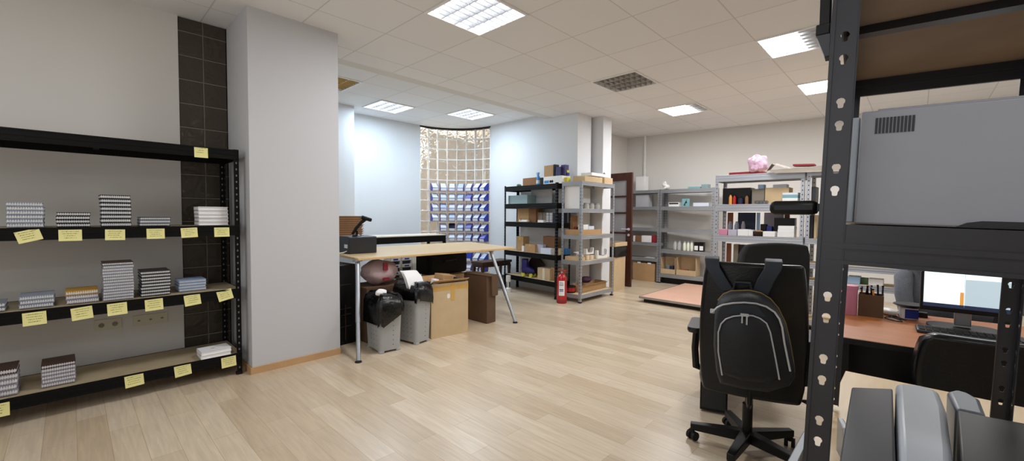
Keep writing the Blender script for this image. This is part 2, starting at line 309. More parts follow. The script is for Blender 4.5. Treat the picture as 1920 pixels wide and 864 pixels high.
# ---------------------------------------------------------------- ceiling lights
def area(name, loc, sx, sy, power, rot=(0, 0, 0), col=(1, .97, .93)):
    l = bpy.data.lights.new(name, 'AREA'); l.shape = 'RECTANGLE'; l.size = sx; l.size_y = sy; l.energy = power; l.color = col
    o = bpy.data.objects.new(name, l); COL.objects.link(o); o.location = loc; o.rotation_euler = rot; return o
for (x0, x1, y0, y1), kind, lab in FIX:
    cx, cy = (x0+x1)/2, (y0+y1)/2; hx, hy = (x1-x0)/2, (y1-y0)/2
    t = thing('ceiling_light', lab, 'ceiling light', (cx, cy, (ZR if cy > 4.5 else ZC)-.01), 0, 'ceiling light panels')
    f = MB()
    for a in ((-hx, hx, -hy, -hy+.02), (-hx, hx, hy-.02, hy), (-hx, -hx+.02, -hy+.02, hy-.02), (hx-.02, hx, -hy+.02, hy-.02)): f.box(*a, -.002, .09)
    f.box(-hx, hx, -hy, hy, .09, .1); f.build('frame', 'white_metal', t)
    ix, iy = hx-.021, hy-.021
    lm = {'off': 'louvre_dim', 'tan': 'louvre_tan'}.get(kind, 'louvre')
    if kind in ('lit', 'off', 'tan'):
        MB().box(-ix, ix, -iy, iy, .06, .085).build('diffuser', 'lamp_on' if kind == 'lit' else 'lamp_cavity', t, smooth=0)
        lv = MB()
        for i in range(1, 4): lv.prismxz([(-ix+2*ix*i/4-.004, .004), (-ix+2*ix*i/4+.004, .004), (-ix+2*ix*i/4+.03, .055), (-ix+2*ix*i/4-.03, .055)], -iy, iy)
        for j in range(1, 8): y = -iy+2*iy*j/8; lv.prismyz([(y-.003, .002), (y+.003, .002), (y+.012, .05), (y-.012, .05)], -ix, ix)
        lv.build('louvre', lm, t, smooth=0)
    else:
        ys = iy-.3 if kind == 'half' else -iy+.16
        MB().box(-ix, ix, ys, iy, .003, .03).build('diffuser', 'lamp_on', t, smooth=0)
        lv = MB().box(-ix, ix, -iy, ys, .03, .05)
        for i in range(6): q = -ix+2*ix*(i+.5)/6; lv.box(q-.02, q+.02, -iy, ys-.003, .006, .03)
        lv.build('unlit_panel', 'lamp_off', t, smooth=0)
    if kind in ('lit', 'half', 'half2'):
        rec = cy > 4.5
        area('panel_or_fill_light', (cx, cy, (ZR if rec else ZC)-.03), .5, .5, 23 if rec else 30, col=(.68, .85, 1) if rec else (.98, .985, 1))
for x, y, p in ((-.5, 2.6, 13), (-.5, -.6, 13), (2.3, -1.2, 9), (6.6, -.6, 20)): area('panel_or_fill_light', (x, y, ZC-.03), .5, .5, p, col=(.98, .985, 1))  # fill lights added out of view, no fixtures built for them
area('rear_fill', (-2.3, 1.2, 1.7), 1.6, 3.0, 26, (0, -PI/2, 0), (.93, .96, 1))  # added cool fill from behind the camera; the rear wall has no window
area('bay_fill', (5.3, 8.2, 2.75), .5, .5, 190, (math.radians(-60), 0, 0), (1, .93, .82))  # warm fill added outside to brighten the glass blocks
wd = bpy.data.worlds.new('world'); SC.world = wd; wd.use_nodes = True
bg = wd.node_tree.nodes['Background']; bg.inputs['Color'].default_value = (.75, .82, .95, 1); bg.inputs['Strength'].default_value = 1.6
SC.view_settings.view_transform = 'Standard'; SC.view_settings.look = 'None'; SC.view_settings.exposure = 0
SC.cycles.use_denoising = True; SC.cycles.max_bounces = 8; SC.cycles.sample_clamp_indirect = 4
# ---------------------------------------------------------------- racks
def rack(name, label, F, W, D, H, shelves, rail=.075, post=.036, mp='rack_grey', mh='hole_dark', mboard='mdf', pitch=.05, group=None, mr=None, back=True, hs=.009):
    t = thing(name, label, 'shelving', F.w(0, 0), F.rz, group); mr = mr or mp
    for sx in (0, 1):
        for sy in (0, 1):
            b = MB(); x0 = 0 if sx == 0 else W; y0 = 0 if sy == 0 else D; dx = 1 if sx == 0 else -1; dy = 1 if sy == 0 else -1
            lo = lambda a, c: (min(a, c), max(a, c))
            b.box(*lo(x0, x0+dx*post), *lo(y0, y0+dy*.002), 0, H).box(*lo(x0, x0+dx*.002), *lo(y0+dy*.002, y0+dy*post), 0, H)
            b.box(*lo(x0-dx*.002, x0+dx*(post+.002)), *lo(y0-dy*.002, y0+dy*(post+.002)), 0, .02, 2)
            z = .06
            while z < H-.03:
                if not any(s-rail < z < s+.005 for s in shelves):
                    cx = x0+dx*post*.5; cy = y0+dy*post*.5
                    b.box(cx-hs/2, cx+hs/2, *lo(y0-dy*.0008, y0+dy*.0028), z-hs, z+hs*.6, 1); b.box(*lo(x0-dx*.0008, x0+dx*.0028), cy-hs/2, cy+hs/2, z-hs, z+hs*.6, 1)
                z += pitch
            b.build('post', [mp, mh, 'rubber'], t, smooth=0)
    for s in shelves:
        sh = MB().box(.004, W-.004, .004, D-.004, s-.012, s-.002).build('shelf_board', mboard, t, smooth=0)
        for y0, y1 in ((-.001, .003), (D-.003, D+.001)):
            b = MB().box(.002, W-.002, y0, y1, s-rail, s)
            yy = (y0-.003, y0) if y0 < .1 else (y1, y1+.003)
            b.box(.002, W-.002, *yy, s-.012, s).box(.002, W-.002, *yy, s-rail, s-rail+.01).box(.002, W-.002, *yy, s-rail*.55, s-rail*.42)
            b.build('rail', mr, sh, bevel=.001, seg=1)
        for x0, x1 in ((-.001, .003), (W-.003, W+.001)): MB().box(x0, x1, .003, D-.003, s-rail, s).build('side_rail', mr, sh, smooth=0)
        MB().box(W/2-.015, W/2+.015, .006, D-.006, s-.045, s-.0125).build('crossbar', mr, sh, smooth=0)
    return t
FL = Frame(-.66, 3.94, 0)
rack('shelving_rack', 'black metal rack of notebooks with yellow sticky notes against the left wall', FL, 1.605, .46, 1.815, [.18, .702, 1.21, 1.812], rail=.078, mp='rack_black', mh='hole_grey', mboard='mdf_olive', pitch=.05)
FK = Frame(5.31, 5.27, math.atan2(4.005-5.27, 5.18-5.31)); WK = math.hypot(1.265, .13)
rack('shelving_rack', 'black rack with beige boards against the alcove side wall, crowded with boxes', FK, WK, .32, 1.815, [.27, .69, 1.19, 1.5, 1.8], rail=.082, mp='rack_black', mh='hole_grey', mboard='mdf', pitch=.05)
FS = Frame(5.216, 3.577, 0)
rack('shelving_rack', 'silver metal rack standing at the end of the black rack, beside the red fire extinguisher', FS, .937, .36, 1.82, [.125, .625, 1.012, 1.41, 1.815], rail=.06, mp='rack_grey', mboard='mdf', pitch=.05)
FB = Frame(7.95, 3.625, -PI/2)
rack('shelving_rack', 'grey metal rack by the far wall, with glass jars and open cartons', FB, 1.0, .27, 1.825, [.19, .66, 1.066, 1.49, 1.82], rail=.07, mp='rack_grey', mboard='taupe')
MB().box(.04, .96, .06, .065, .003, .12).build('shadow_board', 'plastic_black', bpy.data.objects['shelving_rack.003'], smooth=0)  # black board standing in for the shadow under the bottom shelf
FA = Frame(7.95, 4.45, -PI/2)
rack('shelving_rack', 'grey metal rack by the far wall, half hidden behind the open brown door', FA, .815, .27, 1.825, [.47, .78, 1.066, 1.49, 1.82], rail=.06, mp='rack_grey', mboard='taupe')
FM = Frame(5.66, 1.856, -PI/2); WM = FM.hit(1507, 400)[0]
rack('shelving_rack', 'pale grey rack with flattened cardboard and pink film on its top shelf', FM, WM, .34, 1.825, [.17, .64, 1.075, 1.46, 1.823], rail=.082, mp='rack_pale', mboard='mdf')
FN = Frame(5.66, 1.856-WM-.02, -PI/2)
ZN1, ZN2 = .61, 1.07
rack('shelving_rack', 'pale grey rack beyond the desk, mostly hidden by the near dark rack', FN, 1.25, .34, 1.825, [.17, .61, .80, 1.07, 1.46, 1.823], rail=.06, mp='rack_pale', mboard='mdf')
# ---------------------------------------------------------------- notebooks on the black rack
def nb_proto(w, t, dp, cover, spiral, pages='paper', edge=None):
    r = thing('notebook', 'x', 'notebook')
    ct = .24*t if spiral else .2*t; c = MB().box(-w/2, w/2, .006, dp, t-ct, t).box(-w/2, w/2, .006, dp, 0, ct)
    if not spiral: c.box(-w/2, -w/2+.002, .006, dp, 0, t)
    c.build('cover', cover, r, bevel=.0006, seg=1)
    MB().box(-w/2+.003, w/2-.003, .012 if spiral else .011, dp-.003, ct+.0002, t-ct-.0002).build('pages', pages, r, smooth=0)
    if spiral:
        b = MB(); n = max(8, int(w/.0105))
        for i in range(n):
            x = -w/2+.008+(w-.016)*i/(n-1); rr = t*.36
            b.tube([(x, .009+rr*1.05*math.cos(a), t*.5+rr*math.sin(a)) for a in [2*PI*k/8+.2 for k in range(9)]], .0019, 4)
        b.build('wire_binding', 'wire', r, smooth=0)
    return r
NEXTTO = {}
def stack(px0, px1, pyt, zb, n, covers, where, spiral=True, d=.02, dp=.2, top=None, pages='paper', group=None, jit=.003, name=None):
    x0, _ = FL.hit(px0, 430, d); x1, _ = FL.hit(px1, 430, d); w = x1-x0; xc = (x0+x1)/2
    zt = FL.hit((px0+px1)/2, pyt, d)[1]; t = (zt-zb)/n
    protos = {}
    for i in range(n):
        cov = top if (top and i == n-1) else covers[i % len(covers)]
        nm = cov.replace('cover_', '')
        if cov in protos: o = dup(protos[cov])
        else: o = protos[cov] = nb_proto(w, t*.97, dp, cov, spiral, pages)
        place(o, FL.w(xc+random.uniform(-jit, jit), d+random.uniform(0, jit*1.5), zb+.0004+i*t), random.uniform(-.012, .012))
        pos = 'only one' if n == 1 else 'top one' if i == n-1 else 'bottom one' if i == 0 else ORD[i]+' from bottom'
        kind = 'spiral notebook' if spiral else 'white book'
        tag(o, f'{kind}, {pos} of {where}', 'notebook' if spiral else 'book', group or 'notebooks on the black rack')
    return w
S1, S2, S3 = 1.2115, .7035, .1815
stack(12, 83, 379, S1, 6, ['cover_slate'], 'the stack of six above the crooked sticky note')
stack(106, 170, 398, S1, 4, ['cover_black'], 'the low stack of four on the upper shelf')
stack(190, 247, 365.5, S1, 8, ['cover_navy', 'cover_black'], 'the tall navy stack on the upper shelf')
stack(263, 320, 407, S1, 3, ['cover_navy', 'cover_slate'], 'the small stack of three on the upper shelf')
stack(373, 429, 387.5, S1, 5, ['cover_white'], 'the white stack beside the upper shelf post', spiral=False, d=.06, dp=.17)
stack(-40, 5, 570, S2, 2, ['cover_grey'], 'the pair at the left edge, middle shelf', d=.04)
stack(30, 97, 555, S2, 3, ['cover_slate'], 'the grey-covered trio, middle shelf', d=.05, dp=.22)
stack(119, 182, 545, S2, 3, ['cover_mauve'], 'the mustard-topped stack, middle shelf', top='cover_gold', d=.05, dp=.22)
stack(190, 249, 492, S2, 13, ['cover_mauve', 'cover_slate'], 'the tall brown-covered stack, middle shelf', top='cover_brown', d=.03, dp=.2)
stack(262, 318, 508, S2, 8, ['cover_black'], 'the black-covered stack of eight, middle shelf', d=.05, dp=.22)
stack(333, 385, 525, S2, 4, ['cover_blue'], 'the pale blue stack of four, middle shelf', d=.1, dp=.2)
stack(-60, 22, 698, S3, 5, ['cover_mauve'], 'the brown-topped stack at the left edge, bottom shelf', top='cover_brown', d=.04)
stack(67, 133, 683, S3, 6, ['cover_mauve'], 'the brown-topped stack of six, bottom shelf', top='cover_brown', d=.06, dp=.2)
def flatbook(px, py, zb, lab, w=.2, dp=.15, rz=0.0, t=.028):
    p = at_z(px, py, zb); o = thing('book', lab, 'book', p, rz, 'white books on the bottom shelf')
    MB().box(-w/2, w/2, 0, dp, 0, .002).box(-w/2, w/2, 0, dp, t-.002, t).box(-w/2, -w/2+.002, 0, dp, 0, t).build('cover', 'cover_white', o, bevel=.0006, seg=1)
    MB().box(-w/2+.003, w/2-.004, .004, dp-.004, .002, t-.002).build('pages', 'paper', o, smooth=0)
    return o
flatbook(406, 669, S3, 'plain white book under another one on the bottom shelf')
b = flatbook(406, 669, S3+.029, 'white book with a small gold mark, topmost of two beside the rack post', rz=.04); b.location = at_z(406, 669, S3)+Vector((.004, .004, .0285))
MB().box(-.022, .0, .06, .075, .0281, .0284).build('emblem', 'gold', b, smooth=0)
# sticky notes on the rails
def sticky(px, py, w, h, lab, rot=0, lines=3, d=-.0043, curl=.006):
    x, z = FL.hit(px, py, d)
    b = MB(); n = 6
    rings = [[(-w/2, -curl*(i/n)**2 if i else .0012, h/2-h*i/n), (w/2, -curl*(i/n)**2 if i else .0012, h/2-h*i/n)] for i in range(n+1)]
    b.loft(rings, 0, False, False, closed=False)
    rnd = random.Random(int(px*7+py))
    for k in range(lines+1):
        zz = h/2-h*(.16+.19*k); xx = -w*.36+rnd.random()*w*.12*(k > 0); end = w*.36-rnd.random()*w*.2*(k > 0)
        while xx < end:
            ww = rnd.uniform(.002, .007); hh = rnd.uniform(.002, .0045); fr = (h/2-zz)/h; y = -curl*fr*fr-.0006
            b.quad((xx, y, zz-hh/2), (min(xx+ww, end), y, zz-hh/2), (min(xx+ww, end), y, zz+hh/2), (xx, y, zz+hh/2), 1); xx += ww+rnd.uniform(.001, .004)
    o = b.build('sticky_note', ['sticky', 'ink'], None, smooth=0); o.location = FL.w(x, d, z); o.rotation_euler = (0, rot, 0)
    return tag(o, lab, 'sticky note', 'yellow sticky notes on the black rack')
NW, NH = .105, .072
sticky(377, 285, .085, .085, 'yellow sticky note alone on the top rail of the black rack', lines=2)
for px, py, rot, lab in ((54, 442, -.28, 'crooked yellow sticky note at the left of the upper shelf rail'), (132, 441, 0, 'yellow sticky note below the low stack of four notebooks'),
    (216, 440, .02, 'yellow sticky note below the tall navy notebook stack, upper shelf'), (292, 438, 0, 'yellow sticky note below the small stack of three, upper shelf'),
    (355, 436, -.05, 'yellow sticky note under the empty spot on the upper shelf'), (416, 435, 0, 'yellow sticky note below the white book stack, upper shelf')):
    sticky(px, py, NW if px < 200 else .1, NH, lab, rot)
for px, py, rot, lab in ((65, 597, -.03, 'yellow sticky note below the grey-covered stack, middle shelf'), (154, 587, -.08, 'yellow sticky note below the mustard notebook stack, middle shelf'),
    (220, 579, -.03, 'yellow sticky note below the tallest notebook stack, middle shelf'), (289, 571, -.03, 'yellow sticky note below the black-covered stack of eight'),
    (361, 562, -.1, 'yellow sticky note below the pale blue stack, middle shelf'), (422, 553, -.22, 'tilted yellow sticky note at the right end of the middle shelf')):
    sticky(px, py, .1, .08, lab, rot)
for px, py, rot, lab in ((-6, 770, 0, 'sliver of yellow sticky note at the left edge, bottom shelf'), (252, 713, -.06, 'yellow sticky note in the middle of the bare bottom shelf rail'),
    (343, 694, -.08, 'yellow sticky note on the bottom rail, second from the post'), (429, 678, -.03, 'yellow sticky note below the pair of white books')):
    sticky(px, py, .1, .08, lab, rot)
# wall sockets
def sockets(px0, px1, py, n, lab, sw):
    x0 = at_y(px0, py, 4.5).x; x1 = at_y(px1, py, 4.5).x; z = at_y((px0+px1)/2, py, 4.5).z
    t = thing('wall_socket', lab, 'socket', ((x0+x1)/2, 4.5, z)); w = x1-x0
    MB().prismxz(rrect(w, .085, .008), -.008, 0).build('plate', 'socket', t)
    for i in range(n):
        x = -w/2+w*(i+.5)/n
        q = MB().lathe([(.021, 0), (.021, .003), (.018, .0035), (.017, .0008)] if sw == 'round' else [(.014, 0), (.014, .003), (.006, .003), (.005, .0008)], n=20)
        q.lathe([(.0168, -.001), (.0168, .0013)] if sw == 'round' else [(.008, .002), (.008, .0035)], n=20, m=2)
        q.box(-.009, -.005, -.002, .002, -.004, .0018 if sw == 'round' else .004, 1).box(.005, .009, -.002, .002, -.004, .0018 if sw == 'round' else .004, 1)
        o = q.build('outlet', ['socket', 'hole_dark', 'outlet_dish'], t); o.location = (x, -.008, 0); o.rotation_euler = (PI/2, 0, 0)
def at_y(px, py, y): q = ray(px, py); return EYE+q*(y/q.y)
sockets(177, 228, 608, 2, 'double power socket low on the left wall under the middle shelf', 'round')
sockets(249, 314, 598, 3, 'triple wall outlet right of the double socket, under the middle shelf', 'small')
# ---------------------------------------------------------------- cartons and simple goods
def carton(name, label, cat, loc, rz, w, d, h, mat='card', open_=False, tape=None, group=None, flaps=True, bev=.002, th=.004, low=None):
    """box standing on its base: x -w/2..w/2, y 0..d (front at y=0), z 0..h"""
    t = thing(name, label, cat, loc, rz, group)
    b = MB()
    if open_:
        fz = low or h
        b.box(-w/2, w/2, 0, d, 0, th).box(-w/2, w/2, 0, th, th, fz).box(-w/2, w/2, d-th, d, th, h).box(-w/2, -w/2+th, th, d-th, th, h).box(w/2-th, w/2, th, d-th, th, h)
        b.build('body', mat, t, smooth=0)
        if flaps:
            f = MB().cbox((0, -d*.12, h+.005), (w*.98, d*.3, .003), (-.35, 0, 0)); f.build('flap', mat, t, smooth=0)
            f = MB().cbox((w/2+d*.1, d/2, h-.01), (d*.3, d*.95, .003), (0, .5, 0)); f.build('flap', mat, t, smooth=0)
    else:
        b.box(-w/2, w/2, 0, d, 0, h); b.build('body', mat, t, bevel=bev, seg=1)
    if tape:
        q = MB()
        if tape == 'v': q.box(-w*.09, w*.09, -.001, .002, h*.0, h*.98).box(-w*.09, w*.09, -.001, d, h, h+.001)
        elif tape == 'side': q.box(-w/2-.001, w/2+.001, -.001, d+.001, h*.45, h*.6)
        else: q.box(-.025, .025, -.001, d+.001, h, h+.001).box(-.025, .025, -.001, 0, h*.75, h)
        q.build('tape', 'tape_white' if tape == 'v' else 'tape', t, smooth=0)
    return t
def onf(F, px0, px1, pyt, zb, d):
    """centre point, width and height on a rack frame from where the front face stands, d behind the rack front"""
    xa, _ = F.hit(px0, 430, d); xb, _ = F.hit(px1, 430, d); zt = F.hit((px0+px1)/2, pyt, d)[1]
    return F.w((xa+xb)/2, d, zb), abs(xb-xa), max(zt-zb, .004)
def goods(F, px0, px1, pyt, zb, d, dep, name, label, cat, mat, **k):
    p, w, h = onf(F, px0, px1, pyt, zb+.0005, d)
    rz = k.pop('rz', 0); return carton(name, label, cat, p, F.rz+rz, w, dep, h, mat, **k)
# ---------------------------------------------------------------- worktable
ZT = .875
FLc, FRc = at_z(672, 484.5, ZT), at_z(967, 463.8, ZT)
BLc, BRc = Vector((2.04, 5.2, ZT)), Vector((4.42, 5.16, ZT))
t = thing('work_table', 'light wood worktable with tilted silver tube legs, standing beside the white pillar', 'table', (3.1, 4.5, 0))
o3 = Vector((3.1, 4.5, 0))
pl = [(p.x-3.1, p.y-4.5) for p in (FLc, FRc, BRc, BLc)]
MB().prism(pl, ZT-.022, ZT-.001).build('edge_band', 'table_edge', t, bevel=.003)
pin = [(x*.998, y*.998) for x, y in pl]
MB().prism(pin, ZT-.001, ZT+.0005).build('table_top', 'table_wood', t, smooth=0)
for foot, top in (((1.734, 3.526), (1.955, 3.98)), ((3.714, 3.489), (3.735, 3.95)), ((1.83, 5.5), (2.1, 5.1)), ((4.2, 5.5), (4.1, 5.1))):
    lg = MB(); f = Vector((foot[0]-3.1, foot[1]-4.5, .012)); p = Vector((top[0]-3.1, top[1]-4.5, ZT-.03)); mid = f.lerp(p, .36)
    lg.tube([f, mid], .019, 14).tube([mid, p], .0225, 14).cyl(p-Vector((0, 0, .004)), p+Vector((0, 0, .01)), .045)
    l = lg.build('leg', 'chrome', t)
    MB().lathe([(.0, 0), (.03, 0), (.03, .006), (.02, .016), (0, .016)], (f.x, f.y, -.0)).build('foot_pad', 'rubber', l)
# black receipt printer with scanner stand
pf = at_z(654.5, 476.5, ZT+.001); pr = at_z(706.5, 473.5, ZT+.001); w = (pr-pf).length
t = thing('label_printer', 'black box-shaped label printer at the left end of the wooden worktable', 'printer', (pf+pr)/2, math.atan2(pr.y-pf.y, pr.x-pf.x))
MB().prismyz([(0, 0), (.3, 0), (.3, .16), (.27, .187), (.02, .187), (0, .178)], -w/2, w/2).build('housing', 'plastic_dark', t, bevel=.006, seg=3)
MB().box(-w/2-.002, -w/2+.001, .04, .13, .06, .1).build('paper_slot', 'plastic_white', t, smooth=0)
MB().tube([(-w/2, .06, .03), (-w/2-.05, .02, .02), (-w/2-.12, .03, .01), (-w/2-.16, .06, -.05), (-w/2-.165, .08, -.2)], .005, 6).build('cable', 'plastic_white', t)
hz = pf.z+.187
sc = at_d(660, 442, (Vector((pf.x+.08, pf.y+.1, 0))-Vector((0, 0, 0))).dot(Vector((_f.x, _f.y, 0)).normalized()))
t = thing('barcode_scanner', 'black handheld scanner leaning in its stand on top of the black printer', 'scanner', (pf.x+.14, pf.y+.1, hz), -.35)
MB().lathe([(0, 0), (.05, 0), (.052, .006), (.03, .014), (.014, .02), (.012, .06), (0, .062)], n=20).build('stand', 'plastic_black', t)
MB().tube([(-.05, 0, .02), (-.01, 0, .085), (.045, 0, .15), (.085, 0, .185)], [.014, .019, .019, .022], 10).build('handle', 'plastic_black', t)
hd = MB().cbox((.1, 0, .193), (.115, .07, .04), (0, .32, 0)); hd.build('scan_head', 'plastic_black', t, bevel=.012, seg=3)
MB().cbox((.085, 0, .216), (.06, .045, .01), (0, .32, 0)).build('top_cap', 'hole_grey', t, bevel=.004)
# second bench behind, with kraft boxes stacked on it
t = thing('workbench', 'white-topped black workbench standing behind the wooden worktable', 'bench', (3.1, 5.8, 0))
MB().box(-1.3, 1.33, 0, .5, .955, .972).build('bench_top', 'table_white', t, bevel=.002)
MB().box(-1.3, 1.33, -.002, .005, .855, .955).box(-1.3, 1.33, .495, .502, .855, .955).box(-1.3, -1.295, 0, .5, .855, .955).box(1.325, 1.33, 0, .5, .855, .955).build('beam', 'rack_black', t, bevel=.001)
for x in (-1.3, 1.29):
    for y in (0, .46): MB().box(x, x+.04, y, y+.04, 0, .955).build('leg', 'rack_black', t, smooth=0)
pa = [(2.36, 2.98)]; nb = 10
for i in range(nb):
    ww = .62-.004*(nb-i)+random.uniform(-.01, .01); ht = .0305
    pos = 'top one' if i == nb-1 else 'bottom one' if i == 0 else ORD[i]+' from the bottom'
    if i == 0:
        o = k0 = thing('kraft_box', '', 'box', (0, 0, 0))
        MB().prismxz([(-.31, 0), (.275, 0), (.31, ht), (-.31, ht)], 0, .3).build('body', 'card_dark', o, bevel=.001, seg=1)
        MB().prismxz([(-.312, ht-.006), (.312, ht-.006), (.314, ht-.001), (-.312, ht-.001)], -.003, .302).build('lid', 'card', o, smooth=0)
    else: o = dup(k0)
    place(o, (2.66+random.uniform(-.006, .006)+.002*i, 5.86+random.uniform(-.006, .006), .9725+i*ht), random.uniform(-.015, .015))
    tag(o, f'flat brown kraft box, {pos} of the stack behind the scanner', 'box', 'kraft boxes behind the scanner')
# bins under the table
def waste_bin(label, a, b, c, h, bag_lab, droop, seed):
    rz = math.atan2(c.y-b.y, c.x-b.x); w = (c-b).length*1.02; dpt = .3
    t = thing('waste_bin', label, 'bin', (b+c)/2, rz)
    k = 1.13; rings = []
    sx = lambda s, z: [(x, y+dpt/2, z) for x, y in rrect(w*s, dpt*s, .03*s)]
    r = [sx(1, .02), sx(1+(k-1)*.5, h*.5), sx(k, h), sx(k*1.03, h), sx(k*1.03, h-.012), sx(k*.97, h-.013), sx(k*.96, h-.02), sx(.95, .03)]
    hl = MB().loft(r)
    f = MB()
    for x in (-1, 1):
        for y in (0, 1): f.box(min(x*w/2, x*(w/2-.045)), max(x*w/2, x*(w/2-.045)), .0 if y == 0 else dpt-.045, .045 if y == 0 else dpt, 0, .022)
    f.build('foot', 'plastic_grey', t, bevel=.004)
    for i in range(8):
        z = .07+i*.045
        if z > h-.03: break
        g = 1+(k-1)*z/h; hl.cyl((w*.12, dpt/2-dpt*g/2-.0006, z), (w*.12, dpt/2-dpt*g/2+.003, z), .004, n=8, m=1)
        for j in range(3): hl.cyl((-w*g/2-.0006, .07+.055*j, z), (-w*g/2+.003, .07+.055*j, z), .004, n=8, m=1)
    hl.build('body', ['plastic_grey', 'hole_dark'], t)
    rn = random.Random(seed); n = 48; W = w*k*1.035; D = dpt*k*1.035; base = rrect(W, D, .04, 11)
    n = len(base); ph = [rn.random()*6 for _ in range(4)]
    def wav(i, a): return a*(.6*math.sin(i*.9+ph[0])+.4*math.sin(i*2.1+ph[1])+.35*math.sin(i*.37+ph[2]))
    b_ = MB(); rr = []
    for lv, (s, dz, am) in enumerate(((.45, .07, .03), (.8, .075, .026), (1.0, .045, .02), (1.085, .004, .016), (1.1, -.35, .02), (1.12, -.7, .024), (1.1, -1, .028))):
        ring = []
        for i, (x, y) in enumerate(base):
            g = (1 if lv < 4 else 1)
            side = droop(x/W, y/D)
            z = h+(dz if lv < 4 else dz*side)+wav(i+lv*.7, am)
            q = 1+wav(i*1.3+lv, am*.9)
            ring.append((x*s*q, dpt/2+y*s*q, z))
        rr.append(ring)
    b_.loft(rr, 0, True, False)
    q = b_.build('bin_bag', 'bag_black', t, smooth=60); tag(q, bag_lab)
    return t, rz, w, dpt
b1 = [at_z(686, 655), at_z(713, 664), at_z(751, 655.5)]; b2 = [at_z(755, 646), at_z(781, 647), at_z(806, 638.5)]
bt, brz, bw, bd = waste_bin('grey plastic waste bin nearest the table leg, with a drooping black bag', *b1, .46, 'black bin bag', lambda x, y: .135-.13*x, 3)
waste_bin('grey plastic waste bin between the other grey bin and the big carton', *b2, .53, 'black bin bag', lambda x, y: .1+.03*math.sin(6*x), 8)
def crumple(label, c, r, mat, seed, name='crumpled_paper', cat='paper', amp=.25):
    rn = random.Random(seed); vs = [Vector((rn.uniform(-1, 1), rn.uniform(-1, 1), rn.uniform(-1, 1))).normalized() for _ in range(14)]
    f = lambda q: 1+amp*max(abs(q.dot(v))**6*(1 if i % 2 else -1) for i, v in enumerate(vs))-amp*.5*max(q.dot(v)**8 for v in vs[:6])
    o = MB().ball((0, 0, r[2]), r, 18, 12, 0, f).build(name, mat, None, smooth=25); o.location = c; return tag(o, label, cat)
cb = (b1[1]+b1[2])/2; crumple('crumpled white paper on top of the bag in the nearest bin', (cb.x-.04, cb.y+.1, .53), (.05, .04, .03), 'paper', 2)
c2 = (b2[1]+b2[2])/2
o = MB(); 
for i in range(3): o.loft([[(-.1, .02*i, .0), (.1, .02*i, .0)], [(-.1, .05+.02*i, .1), (.1, .05+.02*i, .1)], [(-.09, .12+.02*i, .17), (.09, .12+.02*i, .16)]], 0, False, False, closed=False)
o = o.build('paper_sheets', 'paper'); place(o, (c2.x-.03, c2.y+.06, .56), .1); tag(o, 'white paper sheets sticking out of the second grey bin', 'paper')
# tall open carton with tape
a, b = at_z(808.5, 636), at_z(877.5, 622.5); w = (b-a).length; rz = math.atan2(b.y-a.y, b.x-a.x)
t = carton('carton', 'tall tan carton with brown tape, open and filled, beside the grey bins', 'box', (a+b)/2, rz, w, .36, .575, 'card_light', open_=True, flaps=False)
MB().box(-w/2-.001, w/2+.001, -.0015, .001, .5, .545).box(w*.02, w*.12, -.0025, .001, .38, .57).build('tape', 'tape', t, smooth=0)
MB().prismxz([(x-.02, z+.435) for x, z in rrect(.035, .05, .015)], -.002, .003).build('hand_hole', 'plastic_white', t, smooth=0)
for j, (x, y, rx) in enumerate(((.0, .02, -.5), (.05, .34, .4))): MB().cbox((0, y, .585), (w*.96, .13, .004), (rx, 0, 0)).build('flap', 'card', t, smooth=0)
ax = Vector((math.cos(rz), math.sin(rz), 0)); ay = Vector((-ax.y, ax.x, 0)); cm = (a+b)/2
for (lx, ly, z, d, mt, lab, nm, ct) in ((.03, .18, .515, (.2, .14, .13), 'card', 'small brown box poking out of the tall taped carton', 'box', 'box'), (.13, .06, .515, (.1, .06, .1), 'plastic_dark', 'dark grey box poking out of the tall taped carton', 'box', 'box'), (-.165, .05, .515, (.07, .05, .11), 'paper', 'white packet in the left corner of the taped carton', 'packet', 'packet')):
    o = MB().cbox((0, 0, d[2]/2), d, (.1, .15, .2)).build(nm, mt, None, bevel=.003); o.location = cm+ax*lx+ay*ly+Vector((0, 0, z)); tag(o, lab, ct)
crumple('crumpled tan packing paper in the tall taped carton', cm+ax*-.06+ay*.12+Vector((0, 0, .51)), (.055, .05, .05), 'card_dark', 5)
fill = MB().box(-w/2+.006, w/2-.006, .006, .354, .02, .49).build('packed_goods', 'card_in', t, smooth=0)
# brown lidded box right of it
a, b = Vector((3.40, 3.99, 0)), at_z(917, 600)
t = thing('lidded_box', 'dark brown upright box with overhanging lid under the worktable', 'box', (3.43, 3.69, 0), .02)
MB().box(0, .15, 0, .42, 0, .575).build('body', 'card_brown', t, bevel=.006)
MB().prismxz([(-.006, .575), (.16, .575), (.16, .34), (.15, .33), (.06, .33), (.055, .57)], -.03, .0).box(-.006, .16, -.03, .426, .575, .583).build('lid', 'card_brown', t, bevel=.005)
# dark panel, crate and pink bag at the left under the table
t = thing('equipment_case', 'dark glossy upright case under the left end of the worktable', 'case', (1.87, 4.1, 0), .1)
MB().box(-.12, .14, 0, .3, .0, .8).build('body', 'plastic_black', t, bevel=.008)
mb = MB().box(-.06, -.045, -.012, -.001, .12, .62).box(.0, .012, -.015, -.001, .05, .4)
for z in (.3, .36, .6, .18): mb.box(-.08, .07, -.014, -.001, z, z+.008)
mb.build('bracket', 'brown_dark', t, smooth=0)
MB().tube([(-.1, -.005, .7), (-.09, -.02, .5), (-.1, -.02, .35), (-.07, -.02, .2)], .003, 6).build('cable', 'rubber', t)
carton('carton', 'dark carton beneath the pink plastic bag under the worktable', 'box', (2.3, 3.98, 0), 0, .5, .4, .56, 'card_brown')
t = thing('plastic_bag', 'translucent pink plastic bag with red marks bulging under the worktable', 'bag', (2.27, 4.13, .563))
